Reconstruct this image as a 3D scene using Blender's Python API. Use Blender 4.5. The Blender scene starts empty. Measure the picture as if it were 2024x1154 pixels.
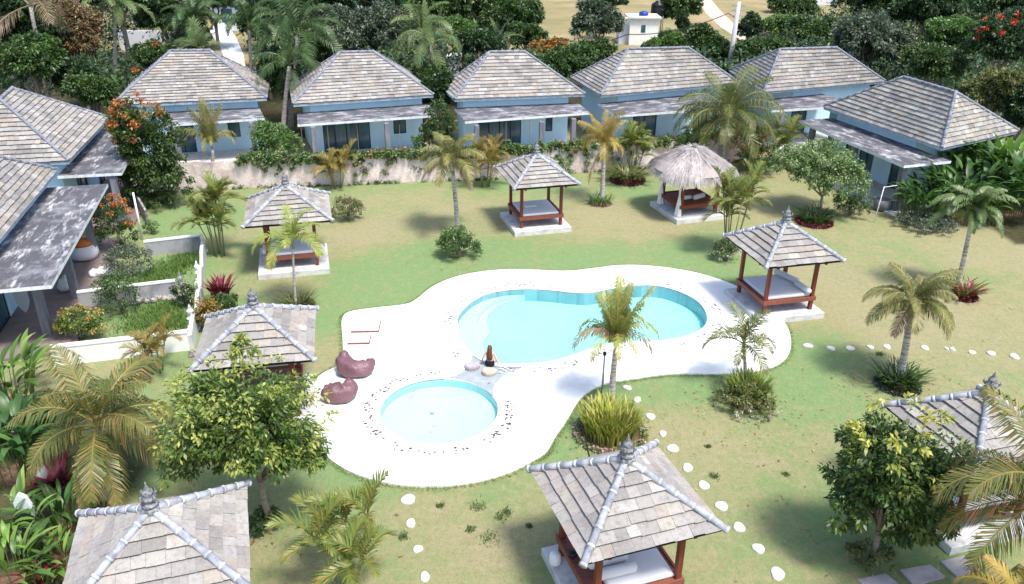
import bpy, bmesh, math, random
import numpy as np
from mathutils import Vector, Matrix
R=random.Random(7); NR=np.random.RandomState(11)
C=bpy.context.scene.collection
# ---------------------------------------------------------------- camera, sky, sun, exposure
PW,PH,FOC=2024.0,1154.0,1594.38
PITCH,ROLL,CH=0.448696,0.010253,14.527
cd=bpy.data.cameras.new('camera'); cam=bpy.data.objects.new('camera',cd); C.objects.link(cam)
cd.sensor_fit='HORIZONTAL'; cd.sensor_width=36; cd.lens=36*FOC/PW; cd.clip_start=0.5; cd.clip_end=3000
_cp,_sp=math.cos(PITCH),math.sin(PITCH)
_r0=Vector((1,0,0)); _u0=Vector((0,_sp,_cp)); _f=Vector((0,_cp,-_sp))
_cr,_sr=math.cos(ROLL),math.sin(ROLL)
RT=_r0*_cr+_u0*_sr; UP=-_r0*_sr+_u0*_cr
cam.matrix_world=Matrix(((RT.x,UP.x,-_f.x,0),(RT.y,UP.y,-_f.y,0),(RT.z,UP.z,-_f.z,CH),(0,0,0,1)))
bpy.context.scene.camera=cam
SUN=Vector((0.32,-0.36,1.0)).normalized()
w=bpy.data.worlds.new('World'); bpy.context.scene.world=w; w.use_nodes=True
nt=w.node_tree; sky=nt.nodes.new('ShaderNodeTexSky'); sky.sky_type='NISHITA'; sky.sun_disc=False
sky.sun_elevation=math.asin(SUN.z); sky.sun_rotation=math.atan2(SUN.x,SUN.y)
sky.dust_density=2.0
bg=nt.nodes['Background']; bg.inputs['Strength'].default_value=0.15
nt.links.new(sky.outputs[0],bg.inputs[0])
sd=bpy.data.lights.new('sun','SUN'); sd.energy=2.7; sd.angle=math.radians(12.0); sd.color=(1,0.965,0.9)
so=bpy.data.objects.new('sun',sd); C.objects.link(so); so.rotation_euler=SUN.to_track_quat('Z','Y').to_euler()
vs=bpy.context.scene.view_settings; vs.view_transform='Standard'; vs.look='None'; vs.gamma=1; vs.exposure=0.92
CY=bpy.context.scene.cycles; CY.max_bounces=6; CY.transparent_max_bounces=12; CY.diffuse_bounces=3
# ---------------------------------------------------------------- measuring helpers (photo pixel -> place)
def ray(u,v):
    return _f*1.0+RT*((u-PW/2)/FOC)+UP*((PH/2-v)/FOC)
def un(u,v,z=0.0):
    d=ray(u,v); t=(z-CH)/d.z; return Vector((0,0,CH))+d*t
def atY(u,v,Y):
    d=ray(u,v); t=Y/d.y; return Vector((0,0,CH))+d*t
def onplane(u,v,p,n):
    d=ray(u,v); o=Vector((0,0,CH)); t=(Vector(p)-o).dot(n)/d.dot(n); return o+d*t
def pxm(p):   # photo pixels per metre at p
    return FOC/((Vector(p)-Vector((0,0,CH))).dot(_f))
# ---------------------------------------------------------------- object helpers
def tag(o,label=None,cat=None,group=None,kind=None):
    if label: o['label']=label
    if cat: o['category']=cat
    if group: o['group']=group
    if kind: o['kind']=kind
    return o
def thing(name,label,cat,loc=(0,0,0),rz=0,group=None):
    o=bpy.data.objects.new(name,None); C.objects.link(o); o.location=loc; o.rotation_euler=(0,0,rz)
    o.empty_display_size=0.2
    return tag(o,label,cat,group)
def link(name,me,parent=None,mat=None):
    o=bpy.data.objects.new(name,me); C.objects.link(o)
    if mat is not None and not me.materials: me.materials.append(mat)
    if parent is not None: o.parent=parent
    return o
ORD=['first','second','third','fourth','fifth','sixth','seventh','eighth','ninth','tenth','eleventh','twelfth','thirteenth','fourteenth']
class MB:
    def __init__(s): s.v=[];s.f=[];s.c=[];s.mi=[];s.m=0;s.col=(1,1,1)
    def add(s,vs,fs,col=None):
        b=len(s.v); s.v+= [tuple(x) for x in vs]
        for f in fs: s.f.append([i+b for i in f]); s.c.append(col or s.col); s.mi.append(s.m)
    def box(s,x0,x1,y0,y1,z0,z1,col=None,M=None):
        vs=[Vector((x,y,z)) for z in(z0,z1) for y in (y0,y1) for x in(x0,x1)]
        if M is not None: vs=[M@q for q in vs]
        s.add(vs,[(0,2,3,1),(4,5,7,6),(0,1,5,4),(2,6,7,3),(0,4,6,2),(1,3,7,5)],col)
    def bevbox(s,x0,x1,y0,y1,z0,z1,b,col=None,M=None):
        vs=[]
        for z,i in((z0,b),(z0+b,0),(z1-b,0),(z1,b)):
            for (x,y) in ((x0+i+b*0,y0+i),(x1-i,y0+i),(x1-i,y1-i),(x0+i,y1-i)): vs.append(Vector((x,y,z)))
        if M is not None: vs=[M@q for q in vs]
        fs=[(3,2,1,0),(12,13,14,15)]
        for k in range(3):
            for j in range(4): fs.append((k*4+j,k*4+(j+1)%4,k*4+4+(j+1)%4,k*4+4+j))
        s.add(vs,fs,col)
    def prism(s,poly,z0,z1,col=None):
        n=len(poly); vs=[(p[0],p[1],z0) for p in poly]+[(p[0],p[1],z1) for p in poly]
        s.add(vs,[tuple(range(n-1,-1,-1)),tuple(range(n,2*n))]+[(i,(i+1)%n,n+(i+1)%n,n+i) for i in range(n)],col)
    def tube(s,pts,rad,n=8,col=None,caps=True,flat=1.0):
        pts=[Vector(p) for p in pts]; b=len(s.v); rings=[]
        prev=None
        for i,p in enumerate(pts):
            t=(pts[min(i+1,len(pts)-1)]-pts[max(i-1,0)])
            if t.length<1e-6: t=Vector((0,0,1))
            t.normalize()
            if prev is None:
                a=Vector((1,0,0)) if abs(t.x)<0.8 else Vector((0,1,0))
            else: a=prev
            a=(a-t*a.dot(t)).normalized(); prev=a; c=t.cross(a)
            r=rad[i] if hasattr(rad,'__len__') else rad
            rings.append([p+(a*math.cos(k*2*math.pi/n)+c*math.sin(k*2*math.pi/n)*flat)*r for k in range(n)])
        vs=[q for rg in rings for q in rg]; fs=[]
        for i in range(len(pts)-1):
            for k in range(n): fs.append((i*n+k,i*n+(k+1)%n,(i+1)*n+(k+1)%n,(i+1)*n+k))
        if caps: fs+=[tuple(range(n-1,-1,-1)),tuple((len(pts)-1)*n+k for k in range(n))]
        s.add(vs,fs,col)
    def lathe(s,prof,n=12,c=(0,0,0),col=None):
        vs=[];fs=[]
        for (r,z) in prof:
            for k in range(n): vs.append((c[0]+r*math.cos(2*math.pi*k/n),c[1]+r*math.sin(2*math.pi*k/n),c[2]+z))
        for i in range(len(prof)-1):
            for k in range(n): fs.append((i*n+k,i*n+(k+1)%n,(i+1)*n+(k+1)%n,(i+1)*n+k))
        fs+=[tuple(range(n-1,-1,-1)),tuple((len(prof)-1)*n+k for k in range(n))]
        s.add(vs,fs,col)
    def build(s,name,mat,parent=None,smooth=False):
        me=bpy.data.meshes.new(name); me.from_pydata(s.v,[],s.f)
        mats=mat if isinstance(mat,(list,tuple)) else [mat]
        for m in mats: me.materials.append(m)
        if len(mats)>1: me.polygons.foreach_set('material_index',s.mi)
        at=me.color_attributes.new('Col','FLOAT_COLOR','CORNER'); arr=[]
        for f,c in zip(s.f,s.c): arr+= [c[0],c[1],c[2],1.0]*len(f)
        at.data.foreach_set('color',arr)
        if smooth: me.polygons.foreach_set('use_smooth',[True]*len(me.polygons))
        me.update()
        return link(name,me,parent)
def quads_mesh(name,V,F,cols,mat):
    """V (n,3) F (m,k) numpy, cols (m,3)"""
    me=bpy.data.meshes.new(name); k=F.shape[1]
    me.vertices.add(len(V)); me.vertices.foreach_set('co',V.astype(np.float32).ravel())
    me.loops.add(F.size); me.loops.foreach_set('vertex_index',F.astype(np.int32).ravel())
    me.polygons.add(len(F)); me.polygons.foreach_set('loop_start',(np.arange(len(F))*k).astype(np.int32))
    me.update(calc_edges=True)
    at=me.color_attributes.new('Col','FLOAT_COLOR','CORNER')
    cc=np.ones((len(F),k,4),np.float32); cc[:,:,:3]=np.clip(cols,0,1)[:,None,:]
    at.data.foreach_set('color',cc.ravel()); me.materials.append(mat)
    return me
# ---------------------------------------------------------------- materials
def mat(name,base=(.5,.5,.5),rough=.7,attr=False,spec=.3,noise=None,bump=None,trans=0,metal=0):
    m=bpy.data.materials.new(name); m.use_nodes=True; n=m.node_tree; b=n.nodes['Principled BSDF']
    b.inputs['Roughness'].default_value=rough; b.inputs['Specular IOR Level'].default_value=spec; b.inputs['Metallic'].default_value=metal
    L=n.links; src=None
    if attr:
        a=n.nodes.new('ShaderNodeAttribute'); a.attribute_name='Col'; src=a.outputs['Color']
        if base!=(1,1,1):
            mx=n.nodes.new('ShaderNodeMix'); mx.data_type='RGBA'; mx.blend_type='MULTIPLY'; mx.inputs[0].default_value=1
            L.new(src,mx.inputs[6]); mx.inputs[7].default_value=(*base,1); src=mx.outputs[2]
    tc=n.nodes.new('ShaderNodeTexCoord')
    if noise:   # list of (scale,detail,low,high,colour,amount, vector scale)
        for (sc,det,lo,hi,colr,amt,vsc) in noise:
            mp=n.nodes.new('ShaderNodeMapping'); mp.inputs['Scale'].default_value=vsc; L.new(tc.outputs['Object'],mp.inputs['Vector'])
            t=n.nodes.new('ShaderNodeTexNoise'); t.inputs['Scale'].default_value=sc; t.inputs['Detail'].default_value=det; t.inputs['Roughness'].default_value=.65
            L.new(mp.outputs[0],t.inputs['Vector'])
            r=n.nodes.new('ShaderNodeMapRange'); r.inputs[1].default_value=lo; r.inputs[2].default_value=hi; r.inputs[4].default_value=amt
            L.new(t.outputs[0],r.inputs[0])
            mx=n.nodes.new('ShaderNodeMix'); mx.data_type='RGBA'; mx.inputs[7].default_value=(*colr,1)
            L.new(r.outputs[0],mx.inputs[0])
            if src is None: mx.inputs[6].default_value=(*base,1)
            else: L.new(src,mx.inputs[6])
            src=mx.outputs[2]
    if src is not None: L.new(src,b.inputs['Base Color'])
    else: b.inputs['Base Color'].default_value=(*base,1)
    if bump:
        t=n.nodes.new('ShaderNodeTexNoise'); t.inputs['Scale'].default_value=bump[0]; t.inputs['Detail'].default_value=5
        L.new(tc.outputs['Object'],t.inputs['Vector'])
        bp=n.nodes.new('ShaderNodeBump'); bp.inputs['Strength'].default_value=bump[1]; bp.inputs['Distance'].default_value=bump[2]
        L.new(t.outputs[0],bp.inputs['Height']); L.new(bp.outputs[0],b.inputs['Normal'])
    if trans:
        out=n.nodes['Material Output']; tr=n.nodes.new('ShaderNodeBsdfTranslucent'); ms=n.nodes.new('ShaderNodeMixShader'); ms.inputs[0].default_value=trans
        if src is not None: L.new(src,tr.inputs['Color'])
        else: tr.inputs['Color'].default_value=(*base,1)
        L.new(b.outputs[0],ms.inputs[1]); L.new(tr.outputs[0],ms.inputs[2]); L.new(ms.outputs[0],out.inputs['Surface'])
    return m
U1=(1,1,1)
M={}
M['leaf']=mat('leaf',U1,.42,attr=True,spec=.45,trans=.28)
M['bark']=mat('bark',(.30,.25,.20),.9,noise=[(6,6,.4,.7,(.12,.10,.08),.8,(1,1,3))],bump=(12,.5,.03))
M['palmbark']=mat('palm_bark',(.55,.50,.45),.9,noise=[(3,4,.45,.6,(.16,.13,.11),.8,(1,1,7))],bump=(9,.5,.03))
M['tile']=mat('roof_tile',U1,.85,attr=True,spec=.2,noise=[(.7,6,.50,.72,(.13,.125,.12),.45,U1),(9,5,.48,.72,(.13,.125,.12),.55,U1),(30,3,.55,.8,(.66,.65,.62),.4,U1)],bump=(40,.4,.01))
M['under']=mat('underlay_gap_shade',(.022,.02,.02),.95)  # near-black so the gaps under tile courses carry painted shadow lines
M['cap']=mat('ridge_cap',U1,.8,attr=True,noise=[(5,6,.42,.68,(.13,.14,.18),.75,U1)],bump=(25,.4,.01))
M['stone']=mat('carved_stone',(.34,.34,.35),.9,noise=[(12,6,.4,.6,(.05,.05,.06),.8,U1)],bump=(30,.8,.02))
M['wood']=mat('red_wood',(.20,.048,.024),.55,noise=[(4,5,.4,.7,(.10,.022,.012),.7,(6,6,.6))],bump=(20,.2,.004))
M['wood2']=mat('red_board',(.26,.085,.055),.6,noise=[(3,5,.4,.7,(.13,.04,.03),.7,(1,8,1))])
M['slab']=mat('pale_concrete',(.60,.59,.58),.9,noise=[(2.2,7,.48,.72,(.26,.26,.27),.75,U1),(18,4,.55,.75,(.3,.3,.3),.4,U1)],bump=(25,.3,.01))
M['cloth']=mat('white_cloth',(.72,.71,.73),.9,bump=(5,.35,.03))
M['clothgrey']=mat('grey_cloth',(.30,.30,.34),.9)
M['curtain']=mat('curtain_cloth',(.82,.82,.80),.9,bump=(14,.3,.02))
M['blue']=mat('blue_wall',(.60,.84,.98),.85,noise=[(1.0,6,.5,.8,(.46,.68,.84),.7,(1,1,.35)),(9,5,.58,.8,(.70,.84,.90),.5,U1)],bump=(20,.15,.005))
M['fascia']=mat('fascia',(.36,.44,.52),.8,noise=[(3,5,.45,.7,(.14,.16,.2),.7,U1)])
M['verslab']=mat('weathered_slab',(.27,.265,.28),.95,noise=[(.8,10,.36,.52,(.075,.075,.090),.93,(1,1,1)),(1.3,9,.53,.68,(.60,.60,.61),.9,(.7,2.6,1)),(7,7,.50,.64,(.09,.085,.10),.75,(.5,1.3,1))],bump=(18,.5,.02))
M['veredge']=mat('slab_edge',(.70,.72,.72),.9,noise=[(4,6,.5,.7,(.35,.35,.34),.7,(1,1,.3))])
M['greycol']=mat('grey_column',(.16,.16,.19),.85,noise=[(2,5,.4,.7,(.30,.30,.32),.7,(2,2,.5))])
M['glass']=mat('window_glass',(.03,.085,.11),.12,spec=.5,noise=[(1.2,3,.45,.6,(.10,.20,.24),.7,(1,1,.15))])
M['frame']=mat('dark_frame',(.03,.03,.035),.5)
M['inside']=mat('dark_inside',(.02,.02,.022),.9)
M['floor']=mat('terrace_tiles',(.20,.15,.15),.6,noise=[(2,5,.4,.7,(.30,.24,.23),.7,U1)])
M['white']=mat('white_plaster',(.80,.80,.78),.9,noise=[(1.4,7,.52,.75,(.50,.48,.44),.6,(1,1,.5))],bump=(15,.2,.01))
M['conc']=mat('grey_concrete',(.36,.36,.37),.9,noise=[(2.0,7,.45,.65,(.20,.20,.21),.8,(1,1,.6)),(5,6,.55,.75,(.5,.5,.5),.5,U1)],bump=(18,.3,.01))
M['leather']=mat('plum_vinyl',(.155,.075,.09),.45,spec=.5,bump=(4.5,.9,.07),noise=[(2,4,.45,.7,(.24,.13,.15),.6,U1)])
M['pale']=mat('pale_plaster',(.66,.68,.72),.9,noise=[(.8,6,.5,.75,(.42,.45,.5),.7,(1,1,.4))])
M['rubble']=mat('rubble_stone',(.45,.42,.40),.95,noise=[(5,5,.42,.6,(.08,.07,.06),.85,U1)],bump=(8,1,.06))
M['black']=mat('black_plastic',(.015,.016,.02),.4)
M['navy']=mat('blue_plastic',(.02,.05,.30),.4)
M['stem']=mat('stem',(.20,.22,.10),.7)
M['skin']=mat('skin',(.62,.38,.28),.5)
M['hair']=mat('hair',(.11,.035,.015),.5,noise=[(4,3,.4,.7,(.20,.07,.028),.8,(8,8,.5))])
M['swim']=mat('black_swimwear',(.010,.011,.02),.6)
M['petal']=mat('petal',U1,.6,attr=True,trans=.2)
M['pole']=mat('pole_concrete',(.50,.50,.49),.85,noise=[(3,5,.5,.7,(.3,.3,.3),.6,(1,1,.3))])
M['bamboo']=mat('bamboo_stake',(.55,.50,.38),.8)
M['thatch']=mat('thatch',U1,.95,attr=True,noise=[(3,6,.5,.75,(.28,.24,.22),.6,U1)])
M['pebble']=mat('coping_pebbles',U1,.8,attr=True)
M['steel']=mat('grey_metal',(.35,.36,.38),.4,metal=.4)
M['orange']=mat('orange_cloth',(.55,.16,.04),.8,bump=(5,.3,.02))
M['paver']=mat('paving_slab',(.42,.39,.40),.9,noise=[(2.5,6,.42,.65,(.27,.24,.26),.8,U1),(14,4,.55,.7,(.55,.52,.5),.4,U1)],bump=(20,.3,.01))
M['deck']=mat('white_deck',(.80,.79,.765),.8,noise=[(.5,9,.52,.72,(.50,.485,.47),.6,U1),(5,7,.56,.76,(.46,.44,.43),.45,U1)],bump=(30,.15,.005))
M['step']=mat('white_stone',(.60,.59,.55),.85,noise=[(6,5,.55,.75,(.5,.48,.45),.6,U1)],bump=(14,.4,.02))
M['soil']=mat('soil',(.12,.075,.05),.95,bump=(14,.8,.05),noise=[(9,5,.45,.65,(.24,.15,.09),.7,U1)])
M['path']=mat('dirt_path',(.60,.44,.36),.95,noise=[(.5,6,.45,.7,(.46,.34,.26),.8,U1)])
M['cable']=mat('cable',(.02,.02,.02),.6)
M['road']=mat('concrete_drive',(.60,.62,.66),.9,noise=[(.4,5,.5,.7,(.45,.47,.5),.6,U1)])

def basin_mat(name,c1,c2,scale):
    m=bpy.data.materials.new(name); m.use_nodes=True; n=m.node_tree; b=n.nodes['Principled BSDF']; L=n.links
    tc=n.nodes.new('ShaderNodeTexCoord'); br=n.nodes.new('ShaderNodeTexBrick'); br.inputs['Scale'].default_value=scale
    br.offset=0; br.inputs['Brick Width'].default_value=.5; br.inputs['Row Height'].default_value=.5; br.inputs['Mortar Size'].default_value=.02
    br.inputs['Color1'].default_value=(*c1,1); br.inputs['Color2'].default_value=(*c2,1); br.inputs['Mortar'].default_value=(*[min(1,x*1.1) for x in c1],1)
    L.new(tc.outputs['Object'],br.inputs['Vector'])
    t=n.nodes.new('ShaderNodeTexNoise'); t.inputs['Scale'].default_value=.55; t.inputs['Detail'].default_value=5; L.new(tc.outputs['Object'],t.inputs['Vector'])
    mr=n.nodes.new('ShaderNodeMapRange'); mr.inputs[1].default_value=.4; mr.inputs[2].default_value=.7; mr.inputs[4].default_value=.45; L.new(t.outputs[0],mr.inputs[0])
    mx=n.nodes.new('ShaderNodeMix'); mx.data_type='RGBA'; L.new(mr.outputs[0],mx.inputs[0]); L.new(br.outputs[0],mx.inputs[6]); mx.inputs[7].default_value=(*[min(1,x*1.25) for x in c1],1)
    L.new(mx.outputs[2],b.inputs['Base Color']); b.inputs['Roughness'].default_value=.5
    return m
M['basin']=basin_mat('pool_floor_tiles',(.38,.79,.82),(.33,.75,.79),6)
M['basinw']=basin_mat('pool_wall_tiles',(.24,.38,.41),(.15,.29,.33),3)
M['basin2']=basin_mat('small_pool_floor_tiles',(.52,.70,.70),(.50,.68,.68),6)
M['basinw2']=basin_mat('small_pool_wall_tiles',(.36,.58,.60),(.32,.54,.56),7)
def water_mat(name,tint):
    m=bpy.data.materials.new(name); m.use_nodes=True; n=m.node_tree; L=n.links; n.nodes.remove(n.nodes['Principled BSDF'])
    out=n.nodes['Material Output']; tr=n.nodes.new('ShaderNodeBsdfTransparent'); tr.inputs[0].default_value=(*tint,1)
    gl=n.nodes.new('ShaderNodeBsdfGlossy'); gl.inputs['Roughness'].default_value=.03; ms=n.nodes.new('ShaderNodeMixShader')
    fr=n.nodes.new('ShaderNodeFresnel'); fr.inputs[0].default_value=1.33
    tc=n.nodes.new('ShaderNodeTexCoord'); t=n.nodes.new('ShaderNodeTexNoise'); t.inputs['Scale'].default_value=2.2; t.inputs['Detail'].default_value=4; t.inputs['Distortion'].default_value=.8
    L.new(tc.outputs['Object'],t.inputs['Vector']); bp=n.nodes.new('ShaderNodeBump'); bp.inputs['Strength'].default_value=.5; bp.inputs['Distance'].default_value=.12
    L.new(t.outputs[0],bp.inputs['Height']); L.new(bp.outputs[0],gl.inputs['Normal']); L.new(bp.outputs[0],fr.inputs['Normal'])
    L.new(fr.outputs[0],ms.inputs[0]); L.new(tr.outputs[0],ms.inputs[1]); L.new(gl.outputs[0],ms.inputs[2]); L.new(ms.outputs[0],out.inputs['Surface'])
    return m
M['water']=water_mat('pool_water',(.86,.98,.99))

# boundary wall: pale crazy-stone render with diagonal tooling
def wall_mat():
    m=mat('pink_stone_wall',(.74,.61,.58),.95,noise=[(1.1,6,.45,.7,(.82,.77,.75),.8,U1),(1.6,7,.46,.66,(.40,.30,.27),.7,(1,1,.7))])
    n=m.node_tree; L=n.links; b=n.nodes['Principled BSDF']; src=b.inputs['Base Color'].links[0].from_socket
    tc=n.nodes.new('ShaderNodeTexCoord'); mp=n.nodes.new('ShaderNodeMapping'); mp.inputs['Rotation'].default_value=(0,math.radians(45),0)
    L.new(tc.outputs['Object'],mp.inputs['Vector']); wv=n.nodes.new('ShaderNodeTexVoronoi'); wv.feature='DISTANCE_TO_EDGE'; wv.inputs['Scale'].default_value=5
    L.new(mp.outputs[0],wv.inputs['Vector']); mr=n.nodes.new('ShaderNodeMapRange'); mr.inputs[2].default_value=.05; mr.inputs[3].default_value=.38; mr.inputs[4].default_value=0
    L.new(wv.outputs[0],mr.inputs[0]); mx=n.nodes.new('ShaderNodeMix'); mx.data_type='RGBA'; L.new(mr.outputs[0],mx.inputs[0]); L.new(src,mx.inputs[6]); mx.inputs[7].default_value=(.34,.25,.22,1)
    L.new(mx.outputs[2],b.inputs['Base Color']); bp=n.nodes.new('ShaderNodeBump'); bp.inputs['Strength'].default_value=.6; bp.inputs['Distance'].default_value=.03
    L.new(wv.outputs[0],bp.inputs['Height']); L.new(bp.outputs[0],b.inputs['Normal'])
    return m
M['bwall']=wall_mat()
# lawn
def lawn_mat():
    m=bpy.data.materials.new('lawn'); m.use_nodes=True; n=m.node_tree; b=n.nodes['Principled BSDF']; L=n.links
    b.inputs['Roughness'].default_value=.95; b.inputs['Specular IOR Level'].default_value=.1
    tc=n.nodes.new('ShaderNodeTexCoord')
    def noise(s,d,vs=U1,r=.6):
        mp=n.nodes.new('ShaderNodeMapping'); mp.inputs['Scale'].default_value=vs; L.new(tc.outputs['Object'],mp.inputs['Vector'])
        t=n.nodes.new('ShaderNodeTexNoise'); t.inputs['Scale'].default_value=s; t.inputs['Detail'].default_value=d; t.inputs['Roughness'].default_value=r; L.new(mp.outputs[0],t.inputs['Vector']); return t.outputs[0]
    def mr(x,a,c,o0=0,o1=1):
        q=n.nodes.new('ShaderNodeMapRange'); q.inputs[1].default_value=a; q.inputs[2].default_value=c; q.inputs[3].default_value=o0; q.inputs[4].default_value=o1; L.new(x,q.inputs[0]); return q.outputs[0]
    def mix(f,a,c,mode='MIX'):
        q=n.nodes.new('ShaderNodeMix'); q.data_type='RGBA'; q.blend_type=mode
        if isinstance(f,float): q.inputs[0].default_value=f
        else: L.new(f,q.inputs[0])
        for s,i in((a,6),(c,7)):
            if isinstance(s,tuple): q.inputs[i].default_value=(*s,1)
            else: L.new(s,q.inputs[i])
        return q.outputs[2]
    def math_(op,a,c):
        q=n.nodes.new('ShaderNodeMath'); q.operation=op
        for s,i in((a,0),(c,1)):
            if isinstance(s,(int,float)): q.inputs[i].default_value=s
            else: L.new(s,q.inputs[i])
        return q.outputs[0]
    at=n.nodes.new('ShaderNodeAttribute'); at.attribute_name='Col'; sp=n.nodes.new('ShaderNodeSeparateColor'); L.new(at.outputs['Color'],sp.inputs[0])
    lush=math_('ADD',sp.outputs[0],mr(noise(.35,5),.3,.7,-.30,.30)); lush=math_('ADD',lush,mr(noise(1.3,6,(1,1,1),.75),.3,.7,-.34,.34)); lush=math_('ADD',lush,mr(noise(7,5,(1,.6,1),.8),.3,.7,-.36,.36))
    c=mix(mr(lush,.0,.72),(.36,.315,.182),(.265,.29,.125))
    c=mix(mr(lush,.42,1.0),c,(.185,.305,.12))
    c=mix(mr(noise(2.6,6,(1,1,1),.7),.60,.72,0,.5),c,(.37,.28,.175))
    c=mix(mr(noise(22,4,(1,.6,1),.85),.42,.72,0,.62),c,(.14,.15,.06))
    c=mix(mr(noise(6,7,(1,.7,1),.85),.46,.66,0,.50),c,(.15,.165,.07))
    c=mix(mr(noise(3.3,7,(1,.8,1),.85),.50,.70,0,.45),c,(.42,.36,.22))
    c=mix(mr(noise(40,2,(1,1,1),.8),.55,.8,0,.4),c,(.46,.43,.27))
    c=mix(sp.outputs[1],c,mix(mr(noise(.12,6),.35,.65),(.36,.27,.155),(.20,.19,.085)))
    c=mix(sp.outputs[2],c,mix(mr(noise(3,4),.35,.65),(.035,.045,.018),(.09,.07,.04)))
    L.new(c,b.inputs['Base Color'])
    bp=n.nodes.new('ShaderNodeBump'); bp.inputs['Strength'].default_value=.7; bp.inputs['Distance'].default_value=.05
    L.new(noise(26,4,U1,.8),bp.inputs['Height']); L.new(bp.outputs[0],b.inputs['Normal'])
    return m
M['lawn']=lawn_mat()
# ================================================================ GROUND, DECK, POOLS
def spline(pts,k=6,closed=True):
    out=[];n=len(pts)
    for i in range(n):
        p0,p1,p2,p3=[pts[(i+j)%n] for j in(-1,0,1,2)]
        for s in range(k):
            t=s/k
            out.append(tuple(.5*((2*p1[a])+(-p0[a]+p2[a])*t+(2*p0[a]-5*p1[a]+4*p2[a]-p3[a])*t*t+(-p0[a]+3*p1[a]-3*p2[a]+p3[a])*t**3) for a in(0,1)))
    return out
def inside(x,y,poly):
    c=False;n=len(poly);j=n-1
    for i in range(n):
        if (poly[i][1]>y)!=(poly[j][1]>y) and x<(poly[j][0]-poly[i][0])*(y-poly[i][1])/(poly[j][1]-poly[i][1])+poly[i][0]: c=not c
        j=i
    return c
DZ=0.06
deck_px=[(676,632),(690,616),(740,608),(800,601),(824,590),(852,568),(890,550),(940,538),(1000,532),(1060,533),(1120,535),(1170,530),(1220,524),(1270,524),(1330,530),(1390,542),(1450,562),(1500,592),(1540,624),(1560,655),(1562,690),(1545,715),(1500,732),(1440,738),(1380,738),(1330,738),(1290,742),(1250,748),(1200,756),(1162,775),(1140,797),(1120,830),(1096,865),(1082,890),(1060,906),(1000,935),(930,953),(860,960),(790,957),(730,945),(680,925),(640,895),(620,860),(614,810),(620,762),(634,740),(670,720),(678,700),(677,665)]
deck=spline([tuple(un(u,v,DZ))[:2] for u,v in deck_px],5)
pool_px=[(905,650),(908,625),(932,600),(963,584),(1004,576),(1046,574),(1087,576),(1135,581),(1170,581),(1215,572),(1255,567),(1295,567),(1331,575),(1366,590),(1387,607),(1397,628),(1393,646),(1372,661),(1339,671),(1295,677),(1250,677),(1210,681),(1170,691),(1130,706),(1087,717),(1040,722),(1000,722),(970,718),(945,708),(925,694),(911,674)]
pool=spline([tuple(un(u,v,DZ-.06))[:2] for u,v in pool_px],5)
kc=un(868,815,DZ); kr=abs(un(984,815,DZ).x-kc.x)
kb=un(868,878.5,DZ).y; kt=un(868,749,DZ).y; kc.y=(kb+kt)/2; kr2=(kt-kb)/2
kid=[(kc.x+kr*math.cos(a),kc.y+kr2*math.sin(a)) for a in [i*2*math.pi/64 for i in range(64)]]
ledge=[tuple(un(u,v,DZ))[:2] for u,v in [(934,702),(930,716),(918,730),(903,741),(888,747),(915,752),(940,760),(960,771),(974,783),(975,768),(985,752),(1002,740),(1028,729),(1050,723),(1020,724.5),(985,722),(955,714)]]
ledge=spline(ledge,3)
def offs(poly,d):
    n=len(poly);out=[]
    for i in range(n):
        a=Vector(poly[i-1]);c=Vector(poly[(i+1)%n]);t=(c-a).normalized(); out.append((poly[i][0]+t.y*d,poly[i][1]-t.x*d))
    return out
def area(p): return .5*sum(p[i-1][0]*p[i][1]-p[i][0]*p[i-1][1] for i in range(len(p)))
for nm in ('deck','pool','kid','ledge'):
    if area(globals()[nm])<0: globals()[nm]=globals()[nm][::-1]
def fill(mb,outer,holes,z,col=None,grid=None):
    from mathutils.geometry import delaunay_2d_cdt
    vs=[];ed=[]
    for pl in [outer]+holes:
        b=len(vs); vs+=[Vector(p) for p in pl]; ed+=[(b+i,b+(i+1)%len(pl)) for i in range(len(pl))]
    r=delaunay_2d_cdt(vs,ed,[],0,1e-4)
    V,F=r[0],r[2]; fs=[]
    for f in F:
        cx=sum(V[i].x for i in f)/len(f); cy=sum(V[i].y for i in f)/len(f)
        if inside(cx,cy,outer) and not any(inside(cx,cy,h) for h in holes): fs.append(tuple(f))
    mb.add([(p.x,p.y,z) for p in V],fs,col)
def skirt(mb,poly,z0,z1,flip=False,col=None):
    n=len(poly); vs=[(p[0],p[1],z0) for p in poly]+[(p[0],p[1],z1) for p in poly]
    fs=[(i,(i+1)%n,n+(i+1)%n,n+i) for i in range(n)]
    if flip: fs=[f[::-1] for f in fs]
    mb.add(vs,fs,col)
# garden pockets (true lawn tint): lushness centres in photo pixels, radius m, weight
LU=[(760,560,3.2,.75),(830,530,3,.7),(960,512,3.2,.75),(1080,510,3,.7),(1180,500,2.4,.45),(640,640,1.6,.5),(1340,490,2.6,.4),(1410,530,2.4,.45),(1170,690,1,.3),(1260,760,2,.6),(1130,850,1.3,.7),(1350,750,2.2,.6),(1560,760,2.4,.5),(1600,690,2.4,.4),(700,950,1.6,.5),(1090,900,.8,.6),(560,860,2.4,.6),(330,830,1.8,.8),(290,900,1.6,.8),(960,1000,1.1,.35),(1480,540,2,.45),(380,430,2.6,.5),(330,440,2.2,.5),(480,600,2,.2),(1250,370,2,.5),(1100,345,5,.3),(1360,390,2.4,.2),(640,350,6,.3),(1700,720,2,.25),(1640,1040,1.4,.4),(1800,1060,2.2,.6),(600,1040,1,.3),(1090,1120,1,.5),(460,700,2,.7),(320,610,2.5,.9),(330,540,2.5,.9),(980,360,3,.4),(470,430,2.5,.2),(1900,560,2,.3),(1430,520,2,.3)]
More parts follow.
